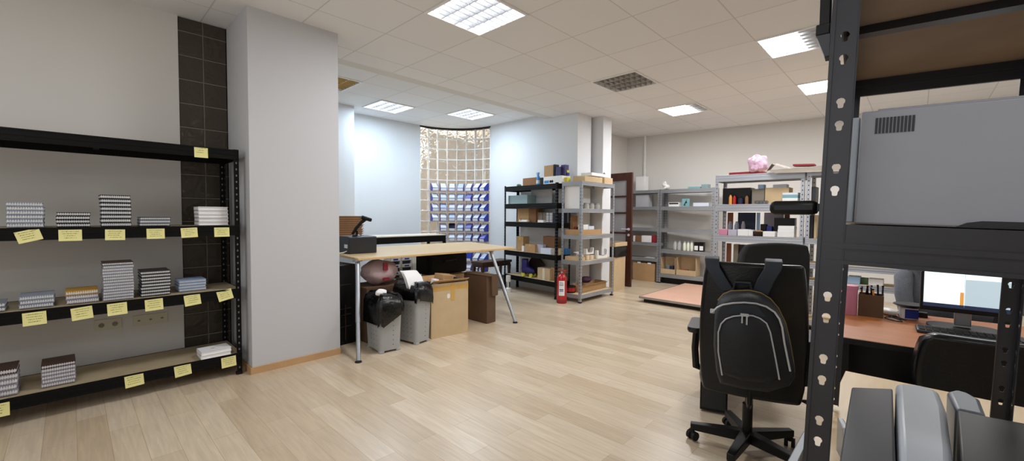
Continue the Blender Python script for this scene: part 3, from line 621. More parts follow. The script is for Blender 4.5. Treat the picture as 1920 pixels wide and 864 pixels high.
MB().ball((0, 0, .13), (.2, .15, .13), 26, 16, 0, lambda q: 1+.05*math.sin(7*q.x+3*q.z)+.04*math.sin(9*q.y+5*q.z)+.03*math.sin(13*q.x*q.z)).build('bag', 'bag_pink', t)
MB().prismxz([(x-.01, z+.2) for x, z in rrect(.05, .08, .01)], -.158, -.14).prismxz([(x-.0, z+.07) for x, z in rrect(.07, .03, .01)], -.15, -.135).build('print', 'red_dull', t)
# stacking bins and cartons at the back, under the bench
carton('carton', 'brown carton supporting the stacked white bins under the workbench', 'box', (3.53, 5.56, 0), 0, .62, .22, .3, 'card_dark')
k0 = None; k = 0
for cx, zz in ((3.33, (.302, .405, .508, .611)), (3.52, (.302, .405, .508, .611))):
    for i, z in enumerate(zz):
        if k0 is None:
            o = k0 = thing('stacking_bin', '', 'storage bin', (0, 0, 0))
            MB().box(-.085, .085, .02, .2, 0, .006).box(-.085, -.08, .0, .2, 0, .098).box(.08, .085, 0, .2, 0, .098).box(-.085, .085, .195, .2, 0, .098).box(-.085, .085, 0, .006, 0, .05).build('body', 'plastic_white', o, bevel=.002)
            MB().box(-.07, .07, .03, .18, .008, .085).build('contents', 'cover_navy', o, smooth=0)
            MB().box(-.04, .04, -.0015, .001, .012, .035).build('label_card', 'bin_blue', o, smooth=0)
        else: o = dup(k0)
        place(o, (cx, 5.57, z), 0); tag(o, f"white open bin, {['bottom', 'second', 'third', 'top'][i]} of the {'left' if cx < 3.4 else 'right'} stack under the workbench", 'storage bin', 'white stacking bins under the workbench')
carton('box', 'white box beside the stacked white bins under the workbench', 'box', (3.73, 5.58, .3), 0, .2, .15, .36, 'plastic_white')
carton('carton', 'dark brown carton under the worktable behind the second grey bin', 'box', (3.14, 4.55, 0), .0, .36, .4, .47, 'card_brown')
carton('carton', 'tan carton under the worktable, beneath the black fabric case', 'box', (3.59, 4.5, 0), .0, .46, .45, .5, 'card')
t = thing('fabric_case', 'black fabric case lying on cartons beneath the worktable', 'bag', (3.56, 4.58, .502))
MB().cbox((0, .17, .145), (.66, .34, .29)).build('body', 'cloth_black', t, bevel=.05, seg=4)
MB().tube([(-.1, -.005, .16), (-.09, -.03, .19), (.09, -.03, .19), (.1, -.005, .16)], .009, 8).build('handle', 'nylon', t)
crumple('clear grey plastic bag bulging between the two grey bins', (2.72, 4.18, .425), (.11, .09, .09), 'bag_clear', 11, 'plastic_bag', 'bag', .12)
carton('carton', 'low carton behind the grey bins, holding up a clear bag', 'box', (2.72, 4.05, 0), 0, .26, .28, .42, 'card_in')
# stool and grey crate by the alcove wall
t = thing('bench_stool', 'dark wooden bench stool in front of the curved glass wall', 'stool', (5.17, 5.45, 0))
MB().box(-.35, .38, -.15, .15, .455, .5).build('seat', 'stool_wood', t, bevel=.012, seg=3); MB().box(-.33, .36, -.13, .13, .4, .455).build('apron', 'stool_wood', t, bevel=.004)
for x in (-.31, .34):
    for y in (-.11, .11): MB().loft([[(x+sx*r, y+sy*r, z) for sx, sy in ((-1, -1), (1, -1), (1, 1), (-1, 1))] for z, r in ((0, .014), (.3, .019), (.41, .026))]).build('leg', 'stool_wood', t, bevel=.003)
t = thing('plastic_crate', 'low grey plastic crate under the dark bench stool', 'crate', (5.19, 5.39, 0)); MB().box(-.27, .27, -.04, .16, 0, .2).build('body', 'device_grey', t, bevel=.01); MB().box(-.275, .275, -.045, .165, .2, .22).build('lid', 'device_mid', t, bevel=.006)
p = at_z(953, 547); t = thing('white_stand', 'small white stand with a round foot beside the left post of the black rack', 'stand', p)
MB().lathe([(0, 0), (.05, 0), (.05, .06), (.03, .075), (0, .075)]).build('foot', 'plastic_white', t)
MB().lathe([(.012, .07), (.012, .17), (.04, .175), (.04, .28), (0, .28)]).build('post', 'plastic_white', t)
# ---------------------------------------------------------------- blue parts bins on the curved glass wall
PITCH = .198
bk0 = {}
def parts_bin(c, r, card):
    z = 1.775-PITCH*r; a = PI/2*(1-(c+.5)/8)
    if card in bk0: o = dup(bk0[card])
    else:
        o = bk0[card] = thing('parts_bin', '', 'storage bin', (0, 0, 0))
        w = .063; b = MB(); pr = [(0, 0), (-.125, 0), (-.14, .055), (-.02, .15), (0, .15)]
        b.prismyz(pr, -w, -w+.004).prismyz(pr, w-.004, w).box(-w+.004, w-.004, -.125, 0, 0, .004).box(-w+.004, w-.004, -.004, 0, .004, .15)
        b.loft([[(-w+.004, -.121, .0), (w-.004, -.121, .0), (w-.004, -.125, 0), (-w+.004, -.125, 0)], [(-w+.004, -.136, .055), (w-.004, -.136, .055), (w-.004, -.14, .055), (-w+.004, -.14, .055)]])
        b.build('bin_body', 'bin_blue', o, smooth=0)
        MB().loft([[(-w+.006, -.127, .003), (w-.006, -.127, .003)], [(-w+.006, -.1415, .052), (w-.006, -.1415, .052)]], 0, False, False, False).build('label_card', 'bin_card', o, smooth=0)
        MB().loft([[(-w+.006, -.132, .062), (w-.006, -.132, .062)], [(-w+.012, -.02, .152), (w-.012, -.02, .152)]], 0, False, False, False).build('contents', card, o, smooth=0)
    p = arc(a, CR-.0125, z); place(o, p, a-PI/2); return o
colname = ['', 'second', 'third', 'fourth', 'fifth', 'sixth', 'seventh', 'last']
rown = ['top', 'second', 'third', 'fourth', 'fifth', 'sixth', '', 'upper below table', 'lowest']
for r in range(9):
    cols = {0: range(1, 8), 1: range(1, 8), 2: range(1, 8), 3: range(1, 8), 4: range(2, 8), 5: range(1, 8), 6: [], 7: range(4, 8), 8: range(5, 8)}[r]
    for c in cols:
        card = {(1, 1): 'bin_card_green', (1, 4): 'bin_card_blue', (1, 5): 'bin_card_violet', (4, 5): 'bin_card_violet', (4, 3): 'cover_navy', (5, 7): 'bin_card_violet', (7, 5): 'bin_blue'}.get((r, c), 'bin_card' if (r*3+c*5) % 4 else 'bin_card_blue')
        o = parts_bin(c, r, card)
        tag(o, f'blue parts bin on the glass wall, {rown[r]} row, {colname[c]} glass column from left', 'storage bin', 'blue parts bins on the glass wall')
# ---------------------------------------------------------------- black rack in the alcove
def K(px0, px1, pyt, zb, d, dep, name, label, cat, mat, **k): return goods(FK, px0, px1, pyt, zb, d, dep, name, label, cat, mat, **k)
T = 1.8
K(979.6, 1004, 333.5, T, .12, .15, 'tray', 'low brown cardboard tray on top of the black rack', 'tray', 'card_dark', open_=True, flaps=False)
crumple('small green and beige scrap at the left end on top of the black rack', onf(FK, 969, 976, 338, T, .1)[0], (.04, .04, .02), 'green', 4, 'scrap', 'scrap')
p, w, h = onf(FK, 1004.5, 1012.5, 309.5, T, .14)
t = thing('spray_bottle', 'blue spray bottle standing on top of the black rack', 'bottle', p, 1.2)
MB().lathe([(0, 0), (.032, 0), (.034, .01), (.034, .1), (.028, .135), (.013, .16), (.013, .175), (0, .175)]).build('bottle', 'blue', t)
MB().lathe([(.0345, .03), (.0345, .085)]).build('label', 'paper_blue', t)
MB().cbox((.012, 0, .2), (.07, .022, .03)).lathe([(.015, .172), (.016, .195), (0, .195)]).build('spray_head', 'blue', t, bevel=.004)
MB().tube([(.02, 0, .19), (.034, 0, .17), (.03, 0, .15)], .005, 6).build('trigger', 'blue_deep', t)
K(1011.5, 1017, 333, T, .1, .06, 'small_box', 'small black box beside the blue spray bottle', 'box', 'plastic_black')
t = K(1018, 1052, 330.3, T, .06, .2, 'boxed_device', 'flat white box with blue label on top of the black rack', 'box', 'plastic_white')
w = onf(FK, 1018, 1052, 330, T, .06)[1]; MB().box(-w*.45, -w*.18, -.001, .002, .015, .06).build('label', 'blue', t, smooth=0); MB().cyl((-w*.1, -.002, .04), (-w*.1, .002, .04), .022).cyl((-w*.0, -.002, .04), (-w*.0, .002, .04), .022).build('lens', 'plastic_black', t)
zt = FK.hit(1035, 330.3, .06)[1]
K(1019, 1036, 310, zt, .1, .08, 'carton', 'upright brown carton on the flat white box, top of the black rack', 'box', 'card')
K(1036.3, 1039, 308.3, zt, .09, .1, 'binder', 'thin black upright binder between the brown carton and purple box', 'binder', 'plastic_black')
K(1039.3, 1050, 313, zt, .1, .09, 'box', 'shorter purple box right of the thin black binder', 'box', 'purple'); K(1050.3, 1058, 309, zt, .13, .09, 'box', 'taller purple box at the right end on top of the black rack', 'box', 'purple')
t = K(1058.4, 1062, 319, zt, .17, .05, 'packet', 'yellow-topped blue packet beside the tall purple box', 'packet', 'yellow')
K(1053.5, 1062.5, 332.5, T, .12, .08, 'packet', 'yellow and blue packet below the other one, top of the black rack', 'packet', 'yellow')
for q, hh in ((t, .05),): MB().box(-.024, .024, -.001, .051, .003, hh).build('wrapper', 'blue_deep', q, smooth=0)
T = 1.5
t = K(953, 988, 366, T, .06, .2, 'storage_tub', 'translucent blue-green plastic tub on the second shelf of the black rack', 'tub', 'glass_blue', open_=True, flaps=False)
for i, (a, b) in enumerate(((995, 1034), (1041, 1063))): K(a, b, 354, T, .27, .012, 'panel', ('wide grey panel leaning at the back of the second black shelf', 'narrow grey panel at the right of the second black shelf')[i], 'panel', 'paper_grey')
T = 1.19
K(970, 991, 390, T, .13, .17, 'carton', 'brown carton on the third shelf of the black rack, behind a white case', 'box', 'card'); K(991.5, 1004.5, 390, T, .13, .16, 'carton', 'dark brown carton left of the grey boxes on the third black shelf', 'box', 'card_dark')
t = K(972.5, 988, 412, T, .04, .07, 'small_case', 'white case with red stripe on the third shelf of the black rack', 'case', 'plastic_white', bev=.01); MB().box(-.06, -.045, -.001, .002, .02, .06).build('stripe', 'red', t, smooth=0)
K(1006.5, 1016.5, 398, T, .17, .1, 'box', 'taller taupe box at the back of the third black shelf', 'box', 'taupe'); K(1017.5, 1023.5, 398, T, .17, .1, 'box', 'narrow taupe box at the back of the third black shelf', 'box', 'taupe'); K(1008, 1018.5, 412.5, T, .05, .08, 'box', 'white box in front of the taupe boxes, third black shelf', 'box', 'paper')
k0 = None; p, w, h = onf(FK, 1024, 1035, 399, T, .05)
for i in range(6):
    hh = h/6
    if k0 is None:
        o = k0 = thing('small_box', '', 'box', (0, 0, 0)); MB().box(-w/2, w/2, 0, .1, 0, hh*.96).build('body', 'paper', o, bevel=.001, seg=1); MB().box(-w/2-.001, w/2+.001, -.001, .1, hh*.1, hh*.5).box(-.006, .006, -.001, .0, 0, hh*.95).build('label', 'navy', o, smooth=0)
    else: o = dup(k0)
    place(o, p+Vector((0, 0, .0005+i*hh)), FK.rz); tag(o, f"small white and navy box, {['bottom one', 'second from the bottom', 'third from the bottom', 'fourth from the bottom', 'fifth from the bottom', 'top one'][i]} of the stack, black rack", 'box', 'small white and navy boxes')
K(1036.5, 1047, 399, T, .06, .2, 'binder', 'thick navy binder at the right end of the third black shelf', 'binder', 'navy')
T = .69
K(968.5, 981, 443, T, .1, .14, 'carton', 'tall brown carton at the left of the fourth black shelf', 'box', 'card', tape='h'); K(978.5, 982.5, 461, T, .05, .04, 'packet', 'small white packet before the tall brown carton, fourth black shelf', 'packet', 'paper')
K(984.5, 1003.5, 458, T, .05, .14, 'carton', 'low tan carton on the fourth shelf of the black rack', 'box', 'card', tape='h'); K(1007, 1018, 458.5, T, .1, .08, 'box', 'pale grey box beside the low tan carton, fourth black shelf', 'box', 'lilac'); K(1018.5, 1043, 443, T, .2, .1, 'carton', 'wide dark brown carton at the back of the fourth black shelf', 'box', 'card_dark')
K(1014, 1033, 465.5, T, .02, .12, 'tray', 'white shallow tray at the front of the fourth black shelf', 'tray', 'paper_blue', open_=True, flaps=False); K(1036, 1051, 466, T, .11, .13, 'tray', 'tan shallow tray at the right end of the fourth black shelf', 'tray', 'card_light', open_=True, flaps=False); K(1053, 1062, 466, T, .19, .1, 'folder', 'blue folder lying at the right end of the fourth black shelf', 'folder', 'blue')
T = .27
p, w, h = onf(FK, 1008.5, 1031.5, 503, T, .05); carton('carton', 'tan carton with white tape on the bottom shelf of the black rack', 'box', p, FK.rz, w, .18, h, 'card_light', tape='v'); K(1035, 1049, 502, T, .12, .16, 'carton', 'brown carton at the right end of the bottom black shelf', 'box', 'card')
p, w, h = onf(FK, 991, 1017, 490, T, .25); t = thing('carton', 'dark brown carton leaning at the back of the bottom black shelf', 'box', p, FK.rz); MB().cbox((0, .03, .195), (.3, .045, .24), (-.08, .62, 0)).build('body', 'brown_dark', t, bevel=.004)
def skate(label, loc, rz, tilt):
    t = thing('roller_skate', label, 'roller skate', loc, rz); A = Matrix.Rotation(tilt, 4, 'Y'); b = MB(); b.T = A
    b.loft([[(x*1.0+cx, y*wd, z) for x, y in ((-.5*ln, -1), (.3*ln, -1), (.5*ln, 0), (.3*ln, 1), (-.5*ln, 1))] for z, ln, wd, cx in ((.075, .24, .036, 0), (.11, .24, .042, 0), (.14, .2, .042, -.015), (.17, .12, .04, -.055), (.27, .11, .04, -.062), (.28, .1, .035, -.062))]); b.build('boot', 'violet', t, smooth=60)
    b = MB(); b.T = A; b.box(-.12, .11, -.03, .03, .06, .076).box(-.09, -.07, -.05, .05, .03, .06).box(.07, .09, -.05, .05, .03, .06); b.build('plate', 'navy', t)
    for x in (-.08, .08):
        for y in (-.045, .045): b = MB(); b.T = A; b.cyl((x, y-.017, .032), (x, y+.017, .032), .03, n=16); b.build('wheel', 'yellow', t)
    b = MB(); b.T = A; b.tube([(.05, 0, .125), (.0, 0, .15), (-.02, 0, .17), (-.015, .01, .22), (-.012, 0, .26)], .008, 6); b.build('lace', 'orange', t)
p, w, h = onf(FK, 980, 1000, 498, T, .1); skate('purple roller skate with yellow wheels, front one on the bottom black shelf', p+FK.ax*.05-FK.ay*.02, FK.rz+.2, 0); skate('purple roller skate with yellow wheels, rear one of the pair', p+FK.ax*-.09+FK.ay*.1, FK.rz+.2, 0)
# ---------------------------------------------------------------- fire extinguisher
p = at_z(1053, 567.5); t = thing('fire_extinguisher', 'red fire extinguisher standing on the floor between the black and silver racks', 'fire extinguisher', p, -1.0)
MB().lathe([(0, .0), (.073, 0), (.076, .01), (.076, .36), (.07, .395), (.05, .42), (.026, .435), (.024, .45), (0, .45)], n=28).build('cylinder', 'red', t)
MB().lathe([(.0768, .008), (.0768, .05)], n=28).build('base_ring', 'red_dull', t)
a0 = -2.1; lb = MB().loft([[(.0772*math.cos(a0+.13*i), .0772*math.sin(a0+.13*i), z) for i in range(10)] for z in (.12, .34)], 0, False, False, False); lb.build('label', 'paper', t)
lb = MB(); 
for z0, z1 in ((.2, .215), (.18, .19), (.27, .278), (.29, .296), (.31, .316)): lb.loft([[(.0778*math.cos(a0+.12+.1*i), .0778*math.sin(a0+.12+.1*i), z) for i in range(9)] for z in (z0, z1)], 0, False, False, False)
lb.build('print', 'blue_deep', t)
MB().cyl((0, 0, .45), (0, 0, .475), .018).cbox((.03, 0, .485), (.12, .018, .012), (0, -.2, 0)).cbox((.035, 0, .46), (.1, .016, .008), (0, .1, 0)).build('valve', 'red', t)
MB().cyl((0, -.02, .462), (0, -.032, .462), .016).build('gauge', 'chrome', t)
MB().tube([(-.01, 0, .46), (-.05, .0, .47), (-.085, .0, .43), (-.092, 0, .33), (-.088, 0, .2), (-.084, 0, .12)], .009, 8).build('hose', 'rubber', t)
# ---------------------------------------------------------------- silver rack
def S(px0, px1, pyt, zb, d, dep, name, label, cat, mat, **k): return goods(FS, px0, px1, pyt, zb, d, dep, name, label, cat, mat, **k)
T = 1.815
S(1095, 1131, 331, T, .06, .22, 'parcel', 'tan paper parcel on top of the silver rack', 'parcel', 'card_light', bev=.012); S(1132, 1147.5, 333, T, .03, .2, 'parcel', 'pale cardboard parcel at the right end on top of the silver rack', 'parcel', 'card_light', bev=.004)
zt = FS.hit(1113, 331, .06)[1]
b = S(1108, 1141, 325, zt+.02, .1, .2, 'flat_box', 'flat white box resting on the parcels on top of the silver rack', 'box', 'paper'); zc = FS.hit(1125, 325, .1)[1]
p, w, h = onf(FS, 1126, 1137, 321, zc, .16); t = thing('clip', 'small black clip on the white box on top of the silver rack', 'clip', p+Vector((0, 0, .001)), .3); MB().cbox((0, 0, .008), (.09, .03, .012)).tube([(-.03, 0, .012), (-.02, 0, .03), (.0, 0, .03), (.02, 0, .012)], .004, 6).build('body', 'plastic_black', t)
T = 1.41
o = MB().box(-.006, .006, -.16, .16, 0, .385).build('white_board', 'paper', None, bevel=.001); o.location = (5.265, 3.76, T+.001); tag(o, 'white board standing upright inside the left end of the silver rack', 'board')
jk = None
for i, (a, b) in enumerate(((1072, 1079), (1080, 1087.5), (1094.5, 1102.5), (1104, 1112), (1114, 1123.5))):
    p, w, h = onf(FS, a, b, 379.5, T, .24); 
    if jk is None:
        o = jk = thing('glass_jar', '', 'jar', (0, 0, 0)); r = w*.5; MB().lathe([(0, 0), (r*.95, 0), (r, .01), (r, h*.72), (r*.8, h*.84), (r*.78, h*.86), (r*.74, h*.84), (r*.94, h*.7), (r*.94, .012), (0, .008)], n=18).build('glass', 'glass_clear', o); MB().lathe([(r*.84, h*.85), (r*.84, h), (0, h)], n=18).build('lid', 'jar_lid', o)
    else: o = dup(jk)
    place(o, p+Vector((0, 0, .0005))); tag(o, f"clear glass jar on the second silver shelf, {['leftmost', 'second from the left', 'middle one', 'second from the right', 'rightmost'][i]}", 'jar', 'glass jars on the silver rack')
S(1066, 1071, 383, T, .3, .05, 'tin', 'dark tin behind the glass jars on the silver rack', 'tin', 'plastic_black', bev=.01)
T = 1.012
S(1091, 1127, 430, T, .01, .3, 'tray', 'wide brown cardboard tray of papers on the middle silver shelf', 'tray', 'card', open_=True, flaps=False)
for i, (a, b, y, d, mt, lab) in enumerate(((1094, 1103, 421, .07, 'paper', 'white box in the wide cardboard tray, left of another'), (1104, 1114, 424, .07, 'paper_blue', 'pale box in the wide cardboard tray, right of another'), (1080, 1087, 425, .2, 'rust', 'reddish brown box at the left in the wide cardboard tray'))): S(a, b, y, T+.006, d, .1, 'small_box', lab, 'box', mt)
S(1074, 1083, 404, T+.006, .24, .05, 'carton', 'brown carton standing at the back of the wide cardboard tray', 'box', 'card_dark')
T = .625
S(1090.5, 1098, 482, T, .02, .3, 'tray', 'shallow cardboard tray at the left of the fourth silver shelf', 'tray', 'card_light', open_=True, flaps=False)
o = MB(); o.loft([[(-.08, 0, .03), (.06, 0, .02)], [(-.09, .08, .07), (.07, .06, .05)], [(-.08, .16, .08), (.06, .17, .09)]], 0, False, False, False); o = o.build('paper_sheets', 'paper'); o.location = onf(FS, 1090.5, 1098, 482, T, .1)[0]+Vector((.04, 0, .03)); tag(o, 'loose white papers on the shallow tray of the fourth silver shelf', 'paper')
for i, (a, b) in enumerate(((1100, 1107), (1107.5, 1115))): S(a, b, 478.5, T, .06, .16, 'carton', ('small tan carton under the white bracket, left one', 'small tan carton under the white bracket, right one')[i], 'box', 'card_light', tape='v')
def bracket(px0, px1, pyt, zb, d, lab):
    p, w, h = onf(FS, px0, px1, pyt, zb, d); t = thing('wall_bracket', lab, 'bracket', p+Vector((0, 0, .001)), 0)
    pts = [(-w/2, 0), (w/2, 0), (w/2, h), (w/2-.03, h), (w/2-.04, h*.4), (0, h*.28), (-w/2+.04, h*.4), (-w/2+.03, h*.9), (-w/2, h*.9)]
    MB().prismxz(pts, 0, .05).build('body', 'plastic_white', t, bevel=.004); MB().tube([(w/2-.035, -.002, h*.9), (w/2-.05, -.002, h*.42), (0, -.002, h*.31), (-w/2+.05, -.002, h*.42), (-w/2+.035, -.002, h*.85)], .004, 6).build('edge', 'hole_grey', t)
bracket(1100, 1114, 464.5, FS.hit(1100, 478, .06)[1]+.002, .08, 'white U-shaped bracket on the small tan cartons, silver rack'); bracket(1121, 1140, 467, T, .05, 'white U-shaped bracket standing at the right end of the fourth silver shelf')
T = .125
p, w, h = onf(FS, 1068, 1086, 536.5, T, .19); t = thing('tape_roll', 'red and black roll on the bottom silver shelf behind the extinguisher', 'roll', p+Vector((0, .07, .001))); MB().lathe([(.03, 0), (.085, 0), (.085, .018), (.03, .018)], (0, 0, 0), 24).lathe([(.03, h-.018), (.085, h-.018), (.085, h), (.03, h)], (0, 0, 0), 24).build('flange', 'plastic_black', t); MB().lathe([(.03, .018), (.08, .018), (.08, h-.018), (.03, h-.018)], n=24).build('winding', 'red', t)
S(1093, 1138, 531, T, .1, .22, 'carton', 'low open brown carton on the bottom silver shelf', 'box', 'card', open_=True); crumple('crumpled purple tissue on the low open carton, bottom silver shelf', onf(FS, 1096, 1108, 530, T, .2)[0]+Vector((0, .02, .11)), (.09, .07, .05), 'plum', 9, 'tissue_paper', 'paper')
# tall wood-coloured bin by the door
t = thing('swing_bin', 'tall wood-coloured bin with black bag beside the open brown door', 'bin', (6.64, 3.73, 0), .03)
MB().loft([[(x, y+.17, z) for x, y in rrect(.4+q, .33+q, .01)] for z, q in ((0, 0), (.6, 0.01))]).build('body', 'card_light', t)
rn = random.Random(5); base = rrect(.43, .36, .03, 8); MB().loft([[(x*s*(1+.02*math.sin(i*1.7+z*40)), .17+y*s*(1+.02*math.sin(i*1.3+z*30)), z+.012*math.sin(i*.9)) for i, (x, y) in enumerate(base)] for z, s in ((.6, 1.0), (.65, 1.04), (.74, 1.02), (.775, .98))]).build('bin_bag', 'bag_black', t, smooth=60)
MB().box(-.22, .22, -.02, .01, .775, .845).box(-.22, .22, .33, .36, .775, .845).box(-.22, -.19, .01, .33, .775, .845).box(.19, .22, .01, .33, .775, .845).build('rim', 'card_light', t, bevel=.004)
# ---------------------------------------------------------------- far grey racks
def B(px0, px1, pyt, zb, d, dep, name, label, cat, mat, **k): return goods(FB, px0, px1, pyt, zb, d, dep, name, label, cat, mat, **k)
def A_(px0, px1, pyt, zb, d, dep, name, label, cat, mat, **k): return goods(FA, px0, px1, pyt, zb, d, dep, name, label, cat, mat, **k)
T = 1.82
p = onf(FB, 1242, 1257, 343, T, .1)[0]; t = thing('plush_toy', 'white plush toy lying on top of the far grey rack', 'toy', p, .4)
MB().ball((0, 0, .05), (.085, .05, .05), 14, 10).ball((-.02, .05, .1), (.05, .045, .05), 14, 10).build('body', 'paper', t, smooth=60)
for x, z in ((-.07, .03), (.07, .03), (-.05, .13), (.01, .14)): MB().ball((x, .04, z), (.025, .022, .026), 10, 6).build('limb' if z < .1 else 'ear', 'paper', t, smooth=60)
B(1288, 1311, 350, T, .08, .15, 'tray', 'flat blue tray on top of the far grey rack', 'tray', 'teal'); B(1313, 1326, 345.5, T, .12, .12, 'storage_tub', 'clear plastic tub at the right end on top of the far grey rack', 'tub', 'glass_blue', open_=True, flaps=False)
T = 1.49
t = B(1252.5, 1272, 379.5, T, .06, .14, 'box', 'white box with black band on the second shelf of the far rack', 'box', 'paper'); MB().box(-.09, .09, -.0015, .002, .045, .07).build('band', 'plastic_black', t, smooth=0)
t = B(1277.5, 1291.5, 372.5, T, .08, .02, 'picture_card', 'teal picture card with dark bird-like shape on the far rack', 'picture', 'teal'); MB().prismxz([(-.04, .02), (-.02, .06), (.0, .1), (.03, .14), (.015, .1), (.03, .07), (-.01, .05), (.0, .02)], -.002, .001).build('print', 'brown_dark', t, smooth=0)
B(1298.5, 1328, 380, T, .06, .15, 'box', 'long white box at the right of the second far shelf', 'box', 'paper_blue')
T = .66
jk2 = {}
def far_jar(px0, px1, pyt, d, mat, lab):
    p, w, h = onf(FB, px0, px1, pyt, T, d); o = thing('jar', lab, 'jar', p+Vector((0, 0, .0005)), 0, 'jars on the far grey rack'); r = w*.48
    MB().lathe([(0, 0), (r*.9, 0), (r, h*.1), (r, h*.65), (r*.7, h*.85), (r*.7, h*.9), (0, h*.9)], n=14).build('glass', mat, o); MB().lathe([(r*.75, h*.88), (r*.75, h), (0, h)], n=14).build('lid', 'jar_lid', o)
for i, (a, b) in enumerate(((1263, 1270), (1271, 1278))): far_jar(a, b, 451.5, .1, 'glass_clear', ('round clear jar, left of the two clear ones on the far rack', 'round clear jar, right of the two clear ones on the far rack')[i])
for i, (a, b) in enumerate(((1281, 1287.5), (1288, 1294), (1294.5, 1300.5))): far_jar(a, b, 452.5, .05, 'bin_card_green', f"pale green-white jar on the far rack, {['leftmost', 'middle one', 'rightmost'][i]} of three")
for i, (a, b) in enumerate(((1302, 1310), (1311.5, 1320))):
    t = B(a, b, 454, T, .05, .08, 'carton', ('black and white packet beside the pale jars, left one', 'black and cream packet beside the pale jars, right one')[i], 'packet', 'plastic_black'); MB().box(-.032, .032, -.0015, .002, .02, .1).build('label', 'paper', t, smooth=0)
T = .19
for i, (a, b, lab) in enumerate(((1240, 1267, 'open brown carton of dark tins, left one on the lowest far shelf'), (1269.5, 1306, 'open brown carton of red items, right one on the lowest far shelf'))):
    p, w, h = onf(FB, a, b, 483, T, .02); carton('carton', lab, 'box', p+Vector((0, 0, .001)), FB.rz, w, .22, h, 'card_light', open_=True, flaps=False, low=h*.3)
for i, (px, mt, lab) in enumerate(((1254, 'device_mid', 'grey tin in the left open carton, left one'), (1262, 'navy', 'navy tin in the left open carton, right one'), (1281, 'red', 'red tin in the right open carton, left one'), (1289, 'red_dull', 'dark red tin in the right open carton, right one'))):
    p = onf(FB, px-3, px+3, 490, T, .08)[0]; o = MB().lathe([(0, 0), (.038, 0), (.038, .15 if i < 2 else .1), (.034, .155 if i < 2 else .105), (0, .155 if i < 2 else .105)], n=16).build('tin', mt); o.location = p+Vector((0, 0, .006)); tag(o, lab, 'tin')
T = 1.49; A_(1191, 1214.5, 365, T, .05, .18, 'box', 'pale grey box on the second shelf behind the brown door', 'box', 'paper_grey'); A_(1190.5, 1206.5, 331, 1.82, .05, .18, 'box', 'white box on top of the rack behind the brown door', 'box', 'paper')
T = .78
for a, b, mt, lab, n in ((1187.5, 1191, 'paper', 'white book end next to the brown door, on the far rack', 'book'), (1191.5, 1202.5, 'card_dark', 'brown patterned box beside the white one behind the door', 'box'), (1203, 1221.5, 'cover_white', 'white box right of the brown one behind the door', 'box'), (1222, 1230.5, 'red_dull', 'dark maroon box at the right of the shelf behind the door', 'box')): A_(a, b, 441.5, T, .04, .15, n, lab, n, mt)
A_(1208, 1228, 485, .47, .04, .18, 'paper_stack', 'flat white paper stack on the low shelf behind the brown door', 'paper', 'paper')
t = A_(1188, 1229, 493, 0, .02, .24, 'carton', 'large brown carton on the floor under the rack behind the door', 'box', 'card'); 
for x in (-.1, .12): MB().cbox((x, -.004, .36), (.07, .01, .03)).build('handle', 'plastic_white', t, bevel=.004)
# ---------------------------------------------------------------- pale rack in the middle
def P(px0, px1, pyt, zb, d, dep, name, label, cat, mat, **k): return goods(FM, px0, px1, pyt, zb, d, dep, name, label, cat, mat, **k)
T = 1.823
P(1364, 1427, 322, T, .06, .2, 'folder', 'flat dark red folder on top of the pale rack', 'folder', 'red_dull'); p = onf(FM, 1412, 1441, 300, T+.03, .1)[0]
t = thing('film_bundle', 'bundle of crinkled pink film on top of the pale rack', 'bag', p, 0); rn = random.Random(4)
vs = [Vector((rn.uniform(-1, 1), rn.uniform(-1, 1), rn.uniform(-1, 1))).normalized() for _ in range(24)]
MB().ball((0, .05, .09), (.09, .1, .095), 26, 18, 0, lambda q: 1+.28*max(abs(q.dot(v))**14*(1 if i % 2 else -.8) for i, v in enumerate(vs))).build('film', 'bag_clear_pink', t, smooth=20)
t = thing('flattened_carton', 'flattened tan cardboard sheet hanging over the front edge on top of the pale rack', 'cardboard', FM.w(0, 0, T), FM.rz)
x0 = FM.hit(1440, 325, -.02)[0]; x1 = x0+1.05
MB().loft([[(x0, .16, .045), (x1, .2, .075)], [(x0+.0, -.03, .025), (x1, -.05, .06)], [(x0+.08, -.06, -.015), (x1, -.09, -.045)]], 0, False, False, False).build('sheet', 'taupe', t, smooth=0)
MB().loft([[(x0-.02, .0, .02), (x0-.02, .16, .04)], [(x0+.03, .0, .1), (x0+.05, .14, .12)], [(x0+.2, .0, .035), (x0+.22, .14, .05)]], 0, False, False, False).build('flap', 'taupe', t, smooth=0)
zb = T+.09
o = MB().cbox((0, 0, .012), (.2, .14, .02), (0, .05, 0)).build('folder', 'red_dull'); o.location = FM.w(x0+.33, .12, T+.06); o.rotation_euler = (0, 0, FM.rz); tag(o, 'dull red folder lying on the flattened cardboard', 'folder')
for k_, q in enumerate((.62, .8)): crumple(('orange scrap on the flattened cardboard, left one', 'orange scrap on the flattened cardboard, right one')[k_], FM.w(x0+q, .08, T+.055), (.05, .04, .03), 'orange', 20+k_, 'scrap', 'scrap')
T = 1.46
t = P(1353.5, 1405, 352.5, T, .1, .2, 'display_box', 'open black box with coloured bottles in front, upper shelf of the pale rack', 'box', 'plastic_black', open_=True, flaps=False)
